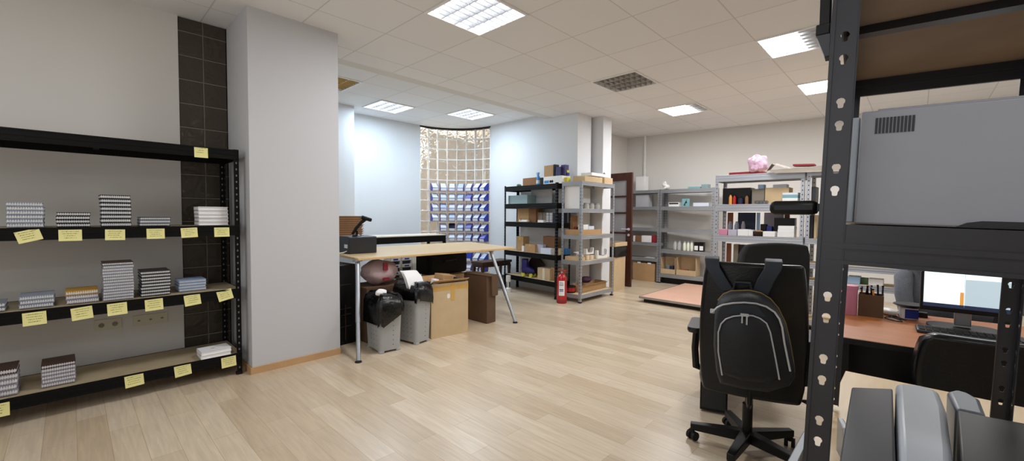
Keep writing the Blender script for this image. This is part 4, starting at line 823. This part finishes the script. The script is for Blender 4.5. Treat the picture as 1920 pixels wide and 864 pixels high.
for a, b, y, mt, lab in ((1365, 1371.5, 362, 'orange', 'orange bottle before the open black box'), (1372.5, 1379, 364, 'red', 'red bottle before the open black box'), (1382, 1392, 369, 'navy', 'navy bottle before the open black box'), (1395, 1402, 364, 'card_dark', 'brown bottle before the open black box')):
    p, w, h = onf(FM, a, b, y, T, .05); o = thing('bottle', lab, 'bottle', p+Vector((0, 0, .001)), 0, 'bottles before the black box'); r = w*.45; MB().lathe([(0, 0), (r, 0), (r, h*.65), (r*.45, h*.8), (r*.45, h*.85), (0, h*.85)], n=14).build('body', mt, o); MB().lathe([(r*.5, h*.84), (r*.5, h), (0, h)], n=12).build('cap', 'plastic_black', o)
P(1408, 1431.5, 354, T, .1, .2, 'carton', 'tan carton right of the open black box, pale rack', 'box', 'taupe'); P(1432.5, 1477, 351.5, T, .08, .22, 'carton', 'larger tan carton in the middle of the upper pale shelf', 'box', 'card_light')
zt = FM.hit(1455, 351.5, .08)[1]
P(1447, 1472.5, 345.5, zt, .12, .12, 'box', 'flat white box on the larger tan carton, pale rack', 'box', 'paper_blue'); P(1419, 1430, 346, FM.hit(1420, 354, .1)[1], .12, .1, 'box', 'small blue and white box on the tan carton, pale rack', 'box', 'sky')
for i, (y, mt) in enumerate(((371, 'paper'), (365.5, 'teal'), (361, 'paper_blue'))):
    zb = T if i == 0 else FM.hit(1480, (371, 365.5)[i-1], .04)[1]
    P(1465, 1494, y, zb+.0005, .04, .14, 'book', ('white book at the bottom of the small pile, upper pale shelf', 'teal book in the middle of the small pile, upper pale shelf', 'pale book on top of the small pile, upper pale shelf')[i], 'book', mt)
for i in range(3):
    p = onf(FM, 1417+7*i, 1422+7*i, 378, T, .03)[0]; o = MB().lathe([(.012, 0), (.03, .004), (.034, .03), (.022, .04), (.012, .04)], n=14).build('spool', 'steel'); o.location = p+Vector((0, 0, .0005)); tag(o, f"small grey spool before the tan cartons, {['left', 'middle', 'right'][i]} one of three", 'spool', 'small grey spools')
T = 1.075
P(1347.5, 1363.5, 429.5, T, .02, .12, 'box', 'pink box at the left of the middle pale shelf', 'box', 'pink'); P(1365, 1381.5, 430.5, T, .02, .12, 'box', 'lilac box beside the pink box, pale rack', 'box', 'lilac')
P(1383, 1403, 430, T, .02, .14, 'box', 'white box right of the lilac box, pale rack', 'box', 'paper'); P(1403.5, 1411.5, 431, T, .03, .12, 'box', 'narrow white box before the brown bowl, pale rack', 'box', 'cover_white')
p, w, h = onf(FM, 1413, 1429, 433, T, .04); t = thing('bowl', 'dark brown bowl of odds and ends on the middle pale shelf', 'bowl', p+Vector((.05, 0, .001)), 0); MB().lathe([(0, 0), (.045, 0), (.07, .03), (.075, .055), (.07, .055), (.062, .03), (0, .008)], n=20).build('bowl', 'brown_dark', t); MB().ball((0, 0, .05), (.05, .05, .022), 12, 8).build('contents', 'card_in', t, smooth=0)
P(1430.5, 1453, 434, T, .02, .13, 'box', 'white box right of the brown bowl, pale rack', 'box', 'paper')
zb = T
for i, y in enumerate((437, 430, 423.5)): P(1457.5+i*.6, 1489, y, zb+.0006, .02+.003*i, .14, 'box', f"white box at the right end of the middle pale shelf, {['bottom', 'middle', 'top'][i]} of three", 'box', 'paper', group='white boxes piled on the pale rack'); zb = FM.hit(1472, y, .02+.003*i)[1]
P(1451, 1490, 408.5, T, .19, .1, 'display_box', 'black box behind the three piled white boxes', 'box', 'plastic_black')
for a, b, mt, lab in ((1363.5, 1373.5, 'cover_slate', 'grey-blue bottle behind the pink and lilac boxes, left one'), (1375.5, 1385.5, 'cover_slate', 'grey-blue bottle behind the pink and lilac boxes, right one'), (1388, 1397, 'cover_mauve', 'mauve bottle behind the white box, pale rack')):
    p, w, h = onf(FM, a, b, 415, T, .17); o = thing('bottle', lab, 'bottle', p+Vector((.02, 0, .001)), 0); r = w*.45; MB().lathe([(0, 0), (r, 0), (r, h*.7), (r*.7, h*.85), (r*.5, h), (0, h)], n=16).build('body', mt, o)
for a, b, mt, lab, nm in ((1383, 1416, 'navy', 'tall navy board at the back of the middle pale shelf', 'board'), (1418, 1424.5, 'sky', 'pale blue strip upright beside the navy board', 'board'), (1432, 1469, 'cover_mauve', 'mauve-grey board at the back of the middle pale shelf', 'board'), (1470, 1480, 'rust', 'rust brown strip upright right of the mauve board', 'board'), (1363.5, 1374, 'rust', 'rust brown strip upright left of the navy board', 'board')): P(a, b, 398.5, T, .31, .012, nm, lab, nm, mt)
P(1425.5, 1436, 420, T, .2, .08, 'case', 'black case behind the brown bowl, pale rack', 'case', 'plastic_black'); P(1437, 1447, 424, T, .18, .08, 'case', 'dark blue case beside the black case, pale rack', 'case', 'blue_deep')
T = .64
P(1363, 1371.5, 456, T, .2, .02, 'board', 'rust brown board on the lower shelf of the pale rack', 'board', 'rust'); P(1376, 1385, 458, T, .2, .1, 'box', 'grey box on the lower shelf of the pale rack', 'box', 'taupe'); P(1387, 1440, 460, T, .22, .1, 'box', 'wide dark box on the lower shelf of the pale rack', 'box', 'brown_dark')
def Q(px0, px1, pyt, zb, d, dep, name, label, cat, mat, **k): return goods(FN, px0, px1, pyt, zb, d, dep, name, label, cat, mat, **k)
Q(1592, 1616, 519, ZN1, .04, .16, 'box', 'pale blue box on the pale rack, seen through the near dark rack', 'box', 'sky'); Q(1632, 1660, 524, ZN1, .04, .14, 'box', 'low cream box on the pale rack, seen beside the grey jacket', 'box', 'cover_white'); Q(1616, 1631, 522, ZN1, .1, .1, 'box', 'green box between the blue and cream boxes', 'box', 'green')
Q(1519, 1527, 350, 1.46, .05, .2, 'box', 'dark grey box on the upper pale shelf beside the near post', 'box', 'device_dark'); Q(1514, 1524, 403, ZN2, .1, .2, 'box', 'tall dark box beside the post, middle of the second pale rack', 'box', 'device_dark'); Q(1526, 1531, 403, ZN2, .1, .2, 'box', 'tall narrow cream box beside the near post', 'box', 'mdf')
# low platform on the floor
t = thing('low_platform', 'low platform with salmon-tan top and black edge lying on the floor', 'platform', (6.0, 3.02, 0), 0)
MB().box(-.03, 1.75, -1.14, 0, .055, .085).build('top', 'platform', t, bevel=.003); MB().box(-.035, -.028, -1.14, .004, .06, .088).box(-.03, 1.75, 0, .005, .06, .088).build('edge_strip', 'chrome', t, smooth=0); MB().box(.02, 1.7, -1.1, -.05, 0, .055).build('base', 'plastic_black', t, smooth=0)
# ---------------------------------------------------------------- office chairs
def make_chair(label, loc, rz, mat, w=.46, z0=.45, z1=1.08, back_y=-.3, lean=.06, top_r=.05, arms=True, leg0=0., seat_z=.47, crown=0., rleg=.29):
    """local y is the way the chair faces; origin on the floor under the column"""
    t = thing('office_chair', label, 'chair', loc, rz, 'office chairs')
    b = MB(); rings = []; h = z1-z0; n = 9
    for i in range(n+1):
        s = i/n; z = z0+h*s; y = back_y-lean*s*s; ww = w*(.93+.07*math.sin(PI*min(1, s*1.1)))
        e = max(0, s-.86)/.14; ww -= top_r*1.2*(1-math.sqrt(max(0, 1-e*e))); th = .085*(1-.35*e)
        if s < .1: ww -= top_r*(1-s/.1); 
        rings.append([(x, y+yy+.03*(2*x/w)**2*(1 if yy < .04 else 1), z+crown*(1-(2*x/w)**2)*s) for x, yy in [(ww*(k/8-.5), 0) for k in range(9)]+[(ww*(k/8-.5), th) for k in range(8, -1, -1)]])
    bk = b.loft(rings).build('backrest', mat, t, bevel=.018, seg=3, smooth=50)
    MB().loft([[(x*s, .02+y*s, z) for x, y in rrect(.47, .47, .07)] for z, s in ((seat_z-.09, .9), (seat_z-.06, 1), (seat_z-.02, 1.02), (seat_z+.01, .97), (seat_z+.02, .8))]).build('seat', mat, t, smooth=50)
    MB().tube([(0, back_y+.07, z0+.2), (0, back_y+.01, z0-.02), (0, back_y+.1, seat_z-.1), (0, 0, seat_z-.1)], [.03, .03, .028, .028], 8, flat=.5).box(-.09, .09, -.12, .1, seat_z-.12, seat_z-.085).build('mechanism', 'plastic_black', t, bevel=.004)
    MB().cyl((0, 0, .2), (0, 0, seat_z-.1), .014).cyl((0, 0, .1), (0, 0, .27), .026).cyl((0, 0, .06), (0, 0, .12), .036).build('column', 'plastic_black', t)
    MB().tube([(.09, -.02, seat_z-.11), (.24, -.04, seat_z-.115), (.27, -.04, seat_z-.12)], [.006, .006, .014], 8).build('lever', 'plastic_black', t)
    if arms:
        for s in (-1, 1):
            a = MB().tube([(s*.22, .1, seat_z-.08), (s*.275, .08, seat_z-.06), (s*.28, .04, seat_z+.06), (s*.27, .02, seat_z+.2)], [.02, .022, .02, .02], 8).build('armrest', 'plastic_black', t)
            MB().loft([[(s*.27+x, y-.02, seat_z+zz) for x, y in rrect(.075*q, .29*q, .03*q)] for zz, q in ((.195, .9), (.21, 1), (.225, .96))]).build('arm_pad', 'plastic_black', a)
    for k in range(5):
        a = leg0+2*PI*k/5; c, s = math.cos(a), math.sin(a); l = MB()
        l.loft([[(c*r-s*x, s*r+c*x, z) for x, z in ((-wd, zt), (wd, zt), (wd, zb), (-wd, zb))] for r, wd, zt, zb in ((.02, .028, .12, .06), (rleg, .019, .1, .062))]); lo = l.build('leg', 'plastic_black', t, bevel=.004)
        q = MB(); cx, cy = c*(rleg-.012), s*(rleg-.012); a2 = a+.9+k; dx, dy = -math.sin(a2), math.cos(a2)
        q.cyl((cx, cy, .045), (cx, cy, .064), .009, n=8)
        for sg in (-1, 1): q.cyl((cx+dx*sg*.008, cy+dy*sg*.008, .026), (cx+dx*sg*.026, cy+dy*sg*.026, .026), .0255, n=16)
        q.tube([(cx+dx*.0-math.cos(a2)*.0, cy, .052), (cx+.012*math.cos(a2), cy+.012*math.sin(a2), .05)], .018, 8)
        q.build('caster', 'rubber', lo)
    return t
Lp, Rp = at_d(1313, 490, 2.12), at_d(1524, 505, 1.9)
FC = Frame(Lp.x, Lp.y, math.atan2(Rp.y-Lp.y, Rp.x-Lp.x)); WC = (Rp-Lp).xy.length
hub = FC.w(WC/2, .36)
make_chair('black leather office chair with a backpack hung on its high back', hub, FC.rz, 'leather_black', w=WC, z0=.43, z1=1.085, back_y=-.36, lean=.0, top_r=.015, leg0=math.radians(108)-FC.rz)
c2 = at_d(1455, 500, 3.02); r2 = math.radians(40-90)
make_chair('dark fabric office chair directly behind the backpack chair, only its back showing', c2.xy.to_3d()+Vector((math.cos(r2+PI/2), math.sin(r2+PI/2), 0))*.3, r2, 'fabric_dark', w=.5, z0=.5, z1=1.1, back_y=-.3, lean=.04, top_r=.04, arms=False, crown=.025, leg0=.4, rleg=.26)
# backpack on the first chair
bc = FC.w(WC*.5, -.1, .5)
bp = thing('backpack', 'black backpack with grey zips hanging on the back of the leather chair', 'backpack', bc, FC.rz)
def L(px, py, d): x, z = FC.hit(px, py, d); return (x-WC*.5, z-.5)
arcO = [(1343, 690), (1338, 640), (1340, 590), (1346, 565), (1356, 553), (1371, 547), (1405, 546), (1427, 551), (1445, 562), (1460, 580), (1473, 607), (1481, 640), (1488, 680), (1490, 700), (1480, 716), (1440, 728), (1390, 722), (1350, 712)]
arcP = [(1354, 700), (1347, 656), (1347, 620), (1352, 604), (1361, 595), (1375, 590), (1396, 588), (1412, 589), (1425, 594), (1437, 603), (1444, 620), (1452, 660), (1461, 708), (1440, 716), (1390, 712)]
zip_ = [(1336, 584), (1345, 575), (1356, 570), (1375, 567), (1396, 566), (1418, 568), (1437, 574), (1452, 584), (1461, 597), (1466, 612), (1470, 640), (1476, 670), (1481, 694)]
pO = [L(x, y, -.1) for x, y in arcO]; pP = [L(x, y, -.19) for x, y in arcP]; cx = sum(p[0] for p in pO)/len(pO); cz = sum(p[1] for p in pO)/len(pO)
sc_ = lambda P, k, cx=cx, cz=cz: [((x-cx)*k+cx, (z-cz)*k+cz) for x, z in P]
mb = MB(); mb.loft([[(x, y, z) for x, z in sc_(pO, k)] for y, k in ((.085, .9), (.06, .97), (.02, 1.0), (-.05, .985), (-.085, .94), (-.1, .86))])
mb.build('main_compartment', 'nylon', bp, smooth=60)
cx2 = sum(p[0] for p in pP)/len(pP); cz2 = sum(p[1] for p in pP)/len(pP)
MB().loft([[(x, y, z) for x, z in sc_(pP, k, cx2, cz2)] for y, k in ((-.06, 1.03), (-.095, 1.02), (-.118, .96), (-.13, .86))]).build('front_pocket', 'nylon', bp, smooth=60)
MB().tube([(x, .022, z) for x, z in sc_(pO, 1.005)[3:14]], .0035, 6).build('piping', 'piping_olive', bp)
MB().tube([(x, -.101, z) for x, z in [L(a, b, -.188) for a, b in zip_]], .0042, 6).build('zipper', 'piping_grey', bp)
MB().tube([(x, -.118, z) for x, z in sc_(pP, .99, cx2, cz2)[:13]], .0036, 6).build('zipper', 'piping_grey', bp)
q = L(1396, 590, -.22); MB().box(q[0]-.012, q[0]-.006, -.135, -.128, q[1]-.035, q[1]).box(q[0]+.006, q[0]+.012, -.135, -.128, q[1]-.04, q[1]).box(q[0]-.016, q[0]+.016, -.137, -.122, q[1]-.004, q[1]+.006).build('zip_pull', 'piping_grey', bp)
q = L(1336, 583, -.19); MB().cbox((q[0], -.09, q[1]), (.02, .012, .02)).build('zip_pull', 'piping_grey', bp, bevel=.003)
MB().quad(*[(x, -.104, z) for x, z in [L(a, b, -.2) for a, b in ((1362, 588), (1378, 571), (1420, 573), (1436, 594))]]).build('reflective_panel', 'nylon_blue', bp, smooth=0)
for xs, lab in ((((1334, 487), (1338, 500), (1348, 520), (1364, 545)), .062), (((1452, 492), (1446, 505), (1436, 525), (1424, 552)), .07)):
    pts = [L(x, y, -.02) for x, y in xs]; tz = 1.085-.5
    path = [(pts[0][0], .2, tz-.12), (pts[0][0], .2, tz-.02), (pts[0][0], .185, tz+.012), (pts[0][0], .14, tz+.02), (pts[0][0], .1, tz+.01), (pts[0][0]+(pts[1][0]-pts[0][0])*.5, .082, tz-.02)]+[(x, .078, min(z, tz-.03-.03*i)) for i, (x, z) in enumerate(pts[1:])]
    MB().ribbon(path, (1, 0, .0), lab, .012).build('shoulder_strap', 'nylon_blue', bp, bevel=.003, smooth=60)
q = L(1392, 545, -.03); MB().tube([(q[0]-.04, .07, q[1]-.005), (q[0]-.03, .06, q[1]+.04), (q[0]+.03, .06, q[1]+.04), (q[0]+.04, .07, q[1]-.005)], .007, 6).build('handle', 'nylon_blue', bp)
# computer tower on the floor beside the chair
p = at_z(1313, 773); p2 = at_z(1362, 776); t = thing('computer_tower', 'black computer tower on the floor in front of the leather chair', 'computer', (p+p2)/2, math.radians(-72))
w = (p2-p).length; MB().box(-w/2, w/2, 0, .4, .012, .42).build('case', 'plastic_black', t, bevel=.004); MB().box(-w/2+.01, w/2-.01, -.004, .002, .03, .4).build('front_panel', 'plastic_dark', t, bevel=.002)
for x in (-1, 1):
    for y in (.05, .35): MB().cyl((x*w*.38, y, 0), (x*w*.38, y, .013), .014, n=10).build('foot', 'rubber', t)
# ---------------------------------------------------------------- orange-brown desk
t = thing('desk', 'orange-brown wooden desk with black edge, seen through the near dark rack', 'desk', (3.02, -.55, 0), .08)
MB().box(-.42, .46, -.9, .86, .718, .74).build('desk_top', 'desk_wood', t, bevel=.002); MB().box(-.426, -.42, -.9, .866, .712, .7385).box(-.426, .46, .86, .866, .712, .7385).build('edge_band', 'plastic_black', t, smooth=0)
MB().box(-.1, -.08, -.83, .8, .1, .715).build('modesty_panel', 'plastic_black', t, smooth=0)
for y in (-.86, .8): MB().box(-.36, .42, y, y+.03, 0, .715).build('leg', 'plastic_black', t, smooth=0)
def on_desk(px, py): return at_z(px, py, .7405)
p = on_desk(1590, 588); o = thing('tin', 'tall pink tin at the left on the orange-brown desk', 'tin', p); MB().lathe([(0, 0), (.04, 0), (.042, .004), (.042, .16), (0, .16)], n=24).build('body', 'pink', o); MB().lathe([(.044, .15), (.044, .17), (0, .17)], n=24).build('lid', 'pink', o)
a, b = on_desk(1608, 591), on_desk(1656, 597); w = (b-a).length; rz = math.atan2(b.y-a.y, b.x-a.x)
t = carton('pen_box', 'brown cardboard box full of pens on the orange-brown desk', 'box', (a+b)/2, rz, w, .1, .125, 'card_brown', open_=True, flaps=False)
rn = random.Random(3); ax = Vector((math.cos(rz), math.sin(rz), 0)); ay = Vector((-ax.y, ax.x, 0))
for i in range(9):
    x = -w*.42+w*.84*i/8; c = (a+b)/2+ax*x+ay*rn.uniform(.02, .08)+Vector((0, 0, .005)); v = Vector((rn.uniform(-.03, .03), rn.uniform(-.02, .02), rn.uniform(.135, .165)))
    mt = ['plastic_black', 'plastic_black', 'rust', 'plastic_black', 'red_dull', 'plastic_black', 'orange', 'plastic_black', 'navy'][i]
    o = thing('pen', f"pen in the brown pen box, {['leftmost', 'second', 'third', 'fourth', 'middle', 'sixth', 'seventh', 'eighth', 'rightmost'][i]} of nine from the left" if i not in (0, 4, 8) else f"pen in the brown pen box, {['leftmost', '', '', '', 'middle', '', '', '', 'rightmost'][i]} of nine", 'pen', c, 0, 'pens in the brown box'); MB().tube([(0, 0, 0), tuple(v*.15), tuple(v)], [.002, .0045, .0045], 8).build('barrel', mt, o); MB().tube([tuple(v), tuple(v*1.06)], .005, 8).build('cap', 'plastic_black', o)
p = on_desk(1674, 590); t = thing('computer_mouse', 'white computer mouse with cable on the orange-brown desk', 'mouse', p, .5); MB().ball((0, .02, .018), (.06, .035, .02), 16, 10).build('body', 'plastic_white', t, smooth=60); MB().tube([(-.05, .0, .01), (-.02, -.03, .03), (.03, -.03, .012), (.06, -.05, .004), (.02, -.07, .004), (-.04, -.06, .004)], .002, 6).build('cable', 'rubber', t)
a, b = on_desk(1690, 597), on_desk(1722, 600); w = (b-a).length; t = carton('small_box', 'small white and navy box on the desk left of the monitor', 'box', (a+b)/2, math.atan2(b.y-a.y, b.x-a.x), w, .06, .065, 'paper'); MB().box(-w*.3, w*.5, -.001, .002, .004, .055).build('label', 'blue_deep', t, smooth=0)
t = thing('phone_dock', 'flat black dish resting on the small white and navy box', 'dish', (a+b)/2+Vector((.02, .0, .066)), -1.2); MB().lathe([(0, 0), (.05, 0), (.075, .012), (.07, .018), (0, .016)], n=24).build('body', 'plastic_black', t)
t = thing('cable_coil', 'tangled black cable on the desk in front of the white mouse', 'cable', on_desk(1672, 600)); MB().tube([(.07*math.cos(k*.7)*(1-.03*k), .035*math.sin(k*.9)-.002*k, .004+.001*k) for k in range(18)], .003, 6).build('cable', 'rubber', t)
o = MB().cbox((0, 0, .014), (.045, .05, .028)).build('adapter', 'plastic_black', None, bevel=.003); o.location = on_desk(1728, 594); tag(o, 'small black adapter right of the white and navy box', 'adapter')
# monitor
XM = 3.06; FX = Frame(XM, .4, -PI/2+.05)
x0, zb = FX.hit(1731, 572); x1, zb2 = FX.hit(1894, 589); zb = (zb+zb2)/2; H_ = .3; W_ = max(.52, x1-x0); xm = (x0+x1)/2
W_ = x1-x0
t = thing('monitor', 'black computer monitor showing white windows on the orange-brown desk', 'monitor', FX.w(xm, .06, .7405), FX.rz); z0 = zb-.7405
MB().box(-W_/2-.012, W_/2+.012, -.058, -.02, z0-.022, z0+H_+.014).build('bezel', 'plastic_black', t, bevel=.004)
S_ = MB(); yy = -.0588
def pat(a, b, c, d, m): S_.quad((-W_/2+W_*a, yy-.0003*m, z0+H_*c), (-W_/2+W_*b, yy-.0003*m, z0+H_*c), (-W_/2+W_*b, yy-.0003*m, z0+H_*d), (-W_/2+W_*a, yy-.0003*m, z0+H_*d), m)
pat(0, 1, 0, 1, 0); pat(.497, 1, .03, .5, 1); pat(.44, .485, .05, .28, 2); pat(0, 1, 0, .065, 3); pat(.49, .494, .03, 1, 4); pat(.8, .99, .9, .905, 4)
for k in range(14): pat(.03+.05*k, .05+.05*k, .018, .05, 1)
S_.build('screen', ['screen_white', 'screen_grey', 'screen_orange', 'screen_bar', 'screen_line'], t, smooth=0)
MB().box(-.03, .03, -.02, .01, .02, z0+.12).build('stand', 'chrome', t, bevel=.004); MB().prism(rrect(.26, .18, .06), 0, .012).build('foot', 'plastic_black', t, bevel=.003)
a, b = on_desk(1745, 632), on_desk(1900, 660)
t = thing('keyboard', 'black keyboard on the desk in front of the monitor', 'keyboard', on_desk(1825, 632), FX.rz); MB().box(-.2, .2, -.07, .07, 0, .016).build('body', 'plastic_dark', t, bevel=.006, seg=3)
k_ = MB()
for r in range(5):
    for c in range(15): k_.box(-.19+c*.0254, -.19+c*.0254+.021, -.06+r*.024, -.06+r*.024+.02, .016, .02)
k_.build('keys', 'plastic_black', t, smooth=0)
# chair with grey jacket beyond the desk
r3 = PI/2+.1
make_chair('black office chair beyond the desk with a grey jacket over its back', (3.85, -.23, 0), r3, 'fabric_dark', w=.46, z0=.5, z1=.99, back_y=-.26, lean=.04, arms=False, leg0=.2)
jk = thing('jacket', 'grey jacket draped over the chair behind the monitor', 'jacket', (3.85, -.05, 0), r3); jk.location = Vector((3.85, -.23, .55)); 
f3 = lambda x, y, z: (x, y, z-.55)
b = MB(); rings = []
for i in range(9):
    s = i/8; a = PI*s; rings.append([f3(x, -.245-.1*math.cos(a)*(1) -.01, .96+.075*math.sin(a)+.012*math.sin(9*x)) for x in [-.25+.05*k for k in range(11)]])
low = [[f3(x, -.355-.02*math.sin(12*x), z) for x in [-.25+.05*k+(0) for k in range(11)]] for z in (.6, .75, .88)]
lo2 = [[f3(x, -.155+.02*math.sin(10*x+1), z) for x in [-.25+.05*k for k in range(11)]] for z in (.9, .78, .64)]
b.loft(low+rings+lo2, 0, False, False, False); o = b.build('body', 'coat_grey', jk, smooth=60); md = o.modifiers.new('solid', 'SOLIDIFY'); md.thickness = .012
MB().tube([f3(.24, -.22, .98), f3(.27, -.17, .9), f3(.27, -.13, .78), f3(.25, -.12, .66)], [.05, .055, .05, .045], 10, flat=.6).build('sleeve', 'coat_grey', jk, smooth=60)
MB().tube([f3(-.24, -.22, .98), f3(-.27, -.17, .88), f3(-.26, -.13, .72)], [.05, .055, .045], 10, flat=.6).build('sleeve', 'coat_grey', jk, smooth=60)
b = MB().loft([[f3(.2, -.14, 1.0), f3(-.14, -.13, 1.03)], [f3(.21, -.105, .96), f3(-.14, -.09, .9)], [f3(.16, -.1, .93), f3(-.14, -.085, .8)]], 0, False, False, False).build('lapel', 'device_mid', jk); b.modifiers.new('solid', 'SOLIDIFY').thickness = .01
# low black task chair in front of the desk
c4 = at_d(1880, 700, 1.5); r4 = math.radians(8)-PI/2
make_chair('black task chair with a low glossy back at the right, behind the grey printers', Vector((c4.x, c4.y, 0))+Vector((.26, .03, 0)), r4, 'leather_black', w=.46, z0=.6, z1=.87, back_y=-.26, lean=.02, top_r=.05, arms=False, seat_z=.5, leg0=1.)
# ---------------------------------------------------------------- near table, dark rack and devices
t = thing('side_table', 'light wood table carrying the near dark rack and the printers', 'table', (1.26, -.3, 0), .0)
MB().box(-.66, .725, -.75, .475, .714, .739).build('table_top', 'table_wood', t, bevel=.002); MB().box(-.64, .03, .476, .494, .0, .762).build('side_panel', 'device_mid', t, bevel=.002)
for x in (-.62, .67):
    for y in (-.71, .42): MB().box(x, x+.04, y, y+.04, 0, .714).build('leg', 'steel', t, smooth=0)
RZ = math.radians(4.5); FR = Frame(.8, .122, RZ); RL, RW = .77, .36; Z0, Z1 = .7395, 2.3
rk = thing('shelving_rack', 'dark metal rack with keyhole slots, closest to the camera at the right', 'shelving', FR.w(0, 0, Z0+.0097), RZ); rk.rotation_euler = (math.radians(1.5), 0, RZ)
KH = [(0, .0078), (.0034, .0068), (.0054, .0038), (.0054, .0012), (.0036, -.0018), (.0033, -.006), (.0022, -.0074), (0, -.0074)]
def flange(mb, T, zz0, zz1, holes, w=.03, th=.0016):
    """holed strip: u 0..w, thickness 0..th, z; T maps (u, t, z)"""
    mb.T = T; zc = zz0
    for h in sorted(holes):
        if h-.0079 < zc or h+.0079 > zz1: continue
        mb.box(0, w, 0, th, zc, h-.0078)
        lp = [(0, h-.0078), (w/2, h-.0078)]+[(w/2-a, h+b) for a, b in reversed(KH)]+[(w/2, h+.0078), (0, h+.0078)]
        mb.prismxz(lp, 0, th); mb.prismxz([(w-x, z) for x, z in lp], 0, th); zc = h+.0078
    mb.box(0, w, 0, th, zc, zz1); mb.T = Matrix.Identity(4)
hz_ = [1.4815-Z0-.0097+.0977*k+o_ for k in range(-8, 9) for o_ in (0, -.0335)]
sh_z = [1.2903, 1.7053, 2.19]
hz_ = [h for h in hz_ if not any(s-Z0-.075 < h < s-Z0+.012 for s in sh_z)]
for sx in (0, 1):
    for sy in (0, 1):
        b = MB(); X = RL if sx else 0; Y = -RW if sy else 0; dy = 1 if sy else -1; dx = -1 if sx else 1
        flange(b, Matrix.Translation((X, Y, 0)) @ Matrix.Rotation(PI/2*dy, 4, 'Z'), 0, Z1-Z0, hz_)
        flange(b, Matrix.Translation((X, Y, 0)) @ (Matrix.Identity(4) if dx > 0 else Matrix.Rotation(PI, 4, 'Z')), 0, Z1-Z0, hz_)
        b.box(X-.0025, X+.0025, Y-.0025, Y+.0025, 0, Z1-Z0); yl = Y+dy*.03; b.box(X+dx*.0, X+dx*.006, yl-.001, yl+.001, 0, Z1-Z0) if dx > 0 else b.box(X-.006, X, yl-.001, yl+.001, 0, Z1-Z0)
        b.build('post', 'rack_dark', rk, smooth=0)
for s in sh_z:
    z = s-Z0; sh = MB().box(.003, RL-.003, -RW+.003, -.003, z-.014, z-.004).build('shelf_board', 'mdf_brown', rk, smooth=0)
    for q in ((.002, .005, -RW+.002, -.002), (RL-.005, RL-.002, -RW+.002, -.002)): MB().box(*q, z-.06, z).box(q[0]-.003, q[1]+.003, q[2], q[3], z-.036, z-.028).box(q[0]-.003, q[1]+.003, q[2], q[3], z-.06, z-.054).build('side_rail', 'rack_dark', sh, smooth=0)
    for q in ((.005, RL-.005, -.005, -.002), (.005, RL-.005, -RW+.002, -RW+.005)): MB().box(*q, z-.066, z).build('rail', 'rack_dark', sh, smooth=0)
    MB().box(RL*.42, RL*.42+.03, -RW+.006, -.006, z-.03, z-.0145).build('crossbar', 'rack_dark', sh, smooth=0)
# clamp-on items on the near post
t = thing('clamp_bar', 'black rounded bar clamped to the left side of the near rack post', 'holder', FR.w(0, -.0165, 1.325), RZ); xa = .0015
MB().cbox((.03, .04, .0), (.022, .068, .023)).build('bar', 'plastic_black', t, bevel=.008, seg=2); MB().box(.02, .04, .003, .008, -.006, .006).build('clamp', 'plastic_black', t, smooth=0)
t = thing('post_bracket', 'black bracket with grey translucent tip on the near rack post, high up', 'bracket', FR.w(0, -.0215, 1.6), RZ)
MB().box(.004, .03, .003, .017, .0, .22).box(.0, .03, .003, .021, -.012, .005).build('body', 'plastic_black', t, bevel=.002); MB().loft([[(.0, .003, -.012), (.028, .003, -.012), (.028, .02, -.012), (.0, .02, -.012)], [(.0, .003, -.045), (.028, .003, -.045), (.028, .009, -.045), (.0, .009, -.045)]]).build('tip', 'device_dark', t)
# big grey device on the shelf
t = thing('large_printer', 'large grey machine with dark vent grille on the shelf of the near dark rack', 'printer', FR.w(.07, -.054, 1.3005), RZ); t.location.z += -.001; t.rotation_euler = (math.radians(1.5), 0, RZ)
MB().box(0, .6, -.30, 0, .0, .178).build('body', 'device_grey', t, bevel=.003); MB().box(.02, .58, -.29, -.02, .178, .184).build('lid', 'device_grey', t, bevel=.002); MB().box(.012, .55, .0005, .011, .002, .172).build('side_cover', 'device_pale', t, bevel=.002)
v = MB()
for i in range(11): v.box(-.0012, .001, -.018-i*.0042-.003, -.018-i*.0042, .142, .166)
v.build('vent', 'plastic_dark', t, smooth=0)
MB().loft([[(-.004, y, 0), (-.004, y, h_), (.003, y, h_), (.003, y, 0)] for y, h_ in ((-.115, .001), (-.125, .007), (-.14, .01), (-.29, .01))]).build('tray_lip', 'plastic_dark', t)
def poly_dev(name, label, cat, pix, z, mat, parts=(), bev=.012):
    pts = [at_z(x, y, z) for x, y in pix]; c = sum(pts, Vector())/len(pts); t = thing(name, label, cat, (c.x, c.y, .7395))
    pl = [(p.x-c.x, p.y-c.y) for p in pts]; MB().prism(pl, .0, z-.7395).build('body', mat, t, bevel=bev, seg=3)
    return t, pl
t, pl = poly_dev('printer', 'dark charcoal flat-topped printer on the light table under the near rack', 'printer', [(1597, 725), (1674, 728), (1681, 900), (1568, 900)], .92, 'device_dark', bev=.004)
q = Vector((pl[0][0], pl[0][1], 0)).lerp(Vector((pl[3][0], pl[3][1], 0)), .35); MB().cbox((q.x-.004, q.y+.006, .12), (.05, .01, .07), (0, 0, .3)).build('metal_tab', 'chrome', t, bevel=.002)
poly_dev('printer', 'light grey rounded printer beside the charcoal one under the near rack', 'printer', [(1679, 716), (1722, 720), (1748, 726), (1762, 734), (1775, 765), (1787, 850), (1790, 900), (1684, 900)], .92, 'device_pale', bev=.012)
poly_dev('scanner', 'pale grey rounded machine behind the black tray under the near rack', 'machine', [(1776, 733), (1792, 729), (1815, 735), (1838, 748), (1850, 778), (1792, 766)], .9, 'device_mid', bev=.008)
poly_dev('tray', 'black tray in the bottom right corner beside the light grey printer', 'tray', [(1795, 768), (1860, 782), (1960, 800), (1960, 900), (1806, 900)], .93, 'plastic_black', bev=.003)
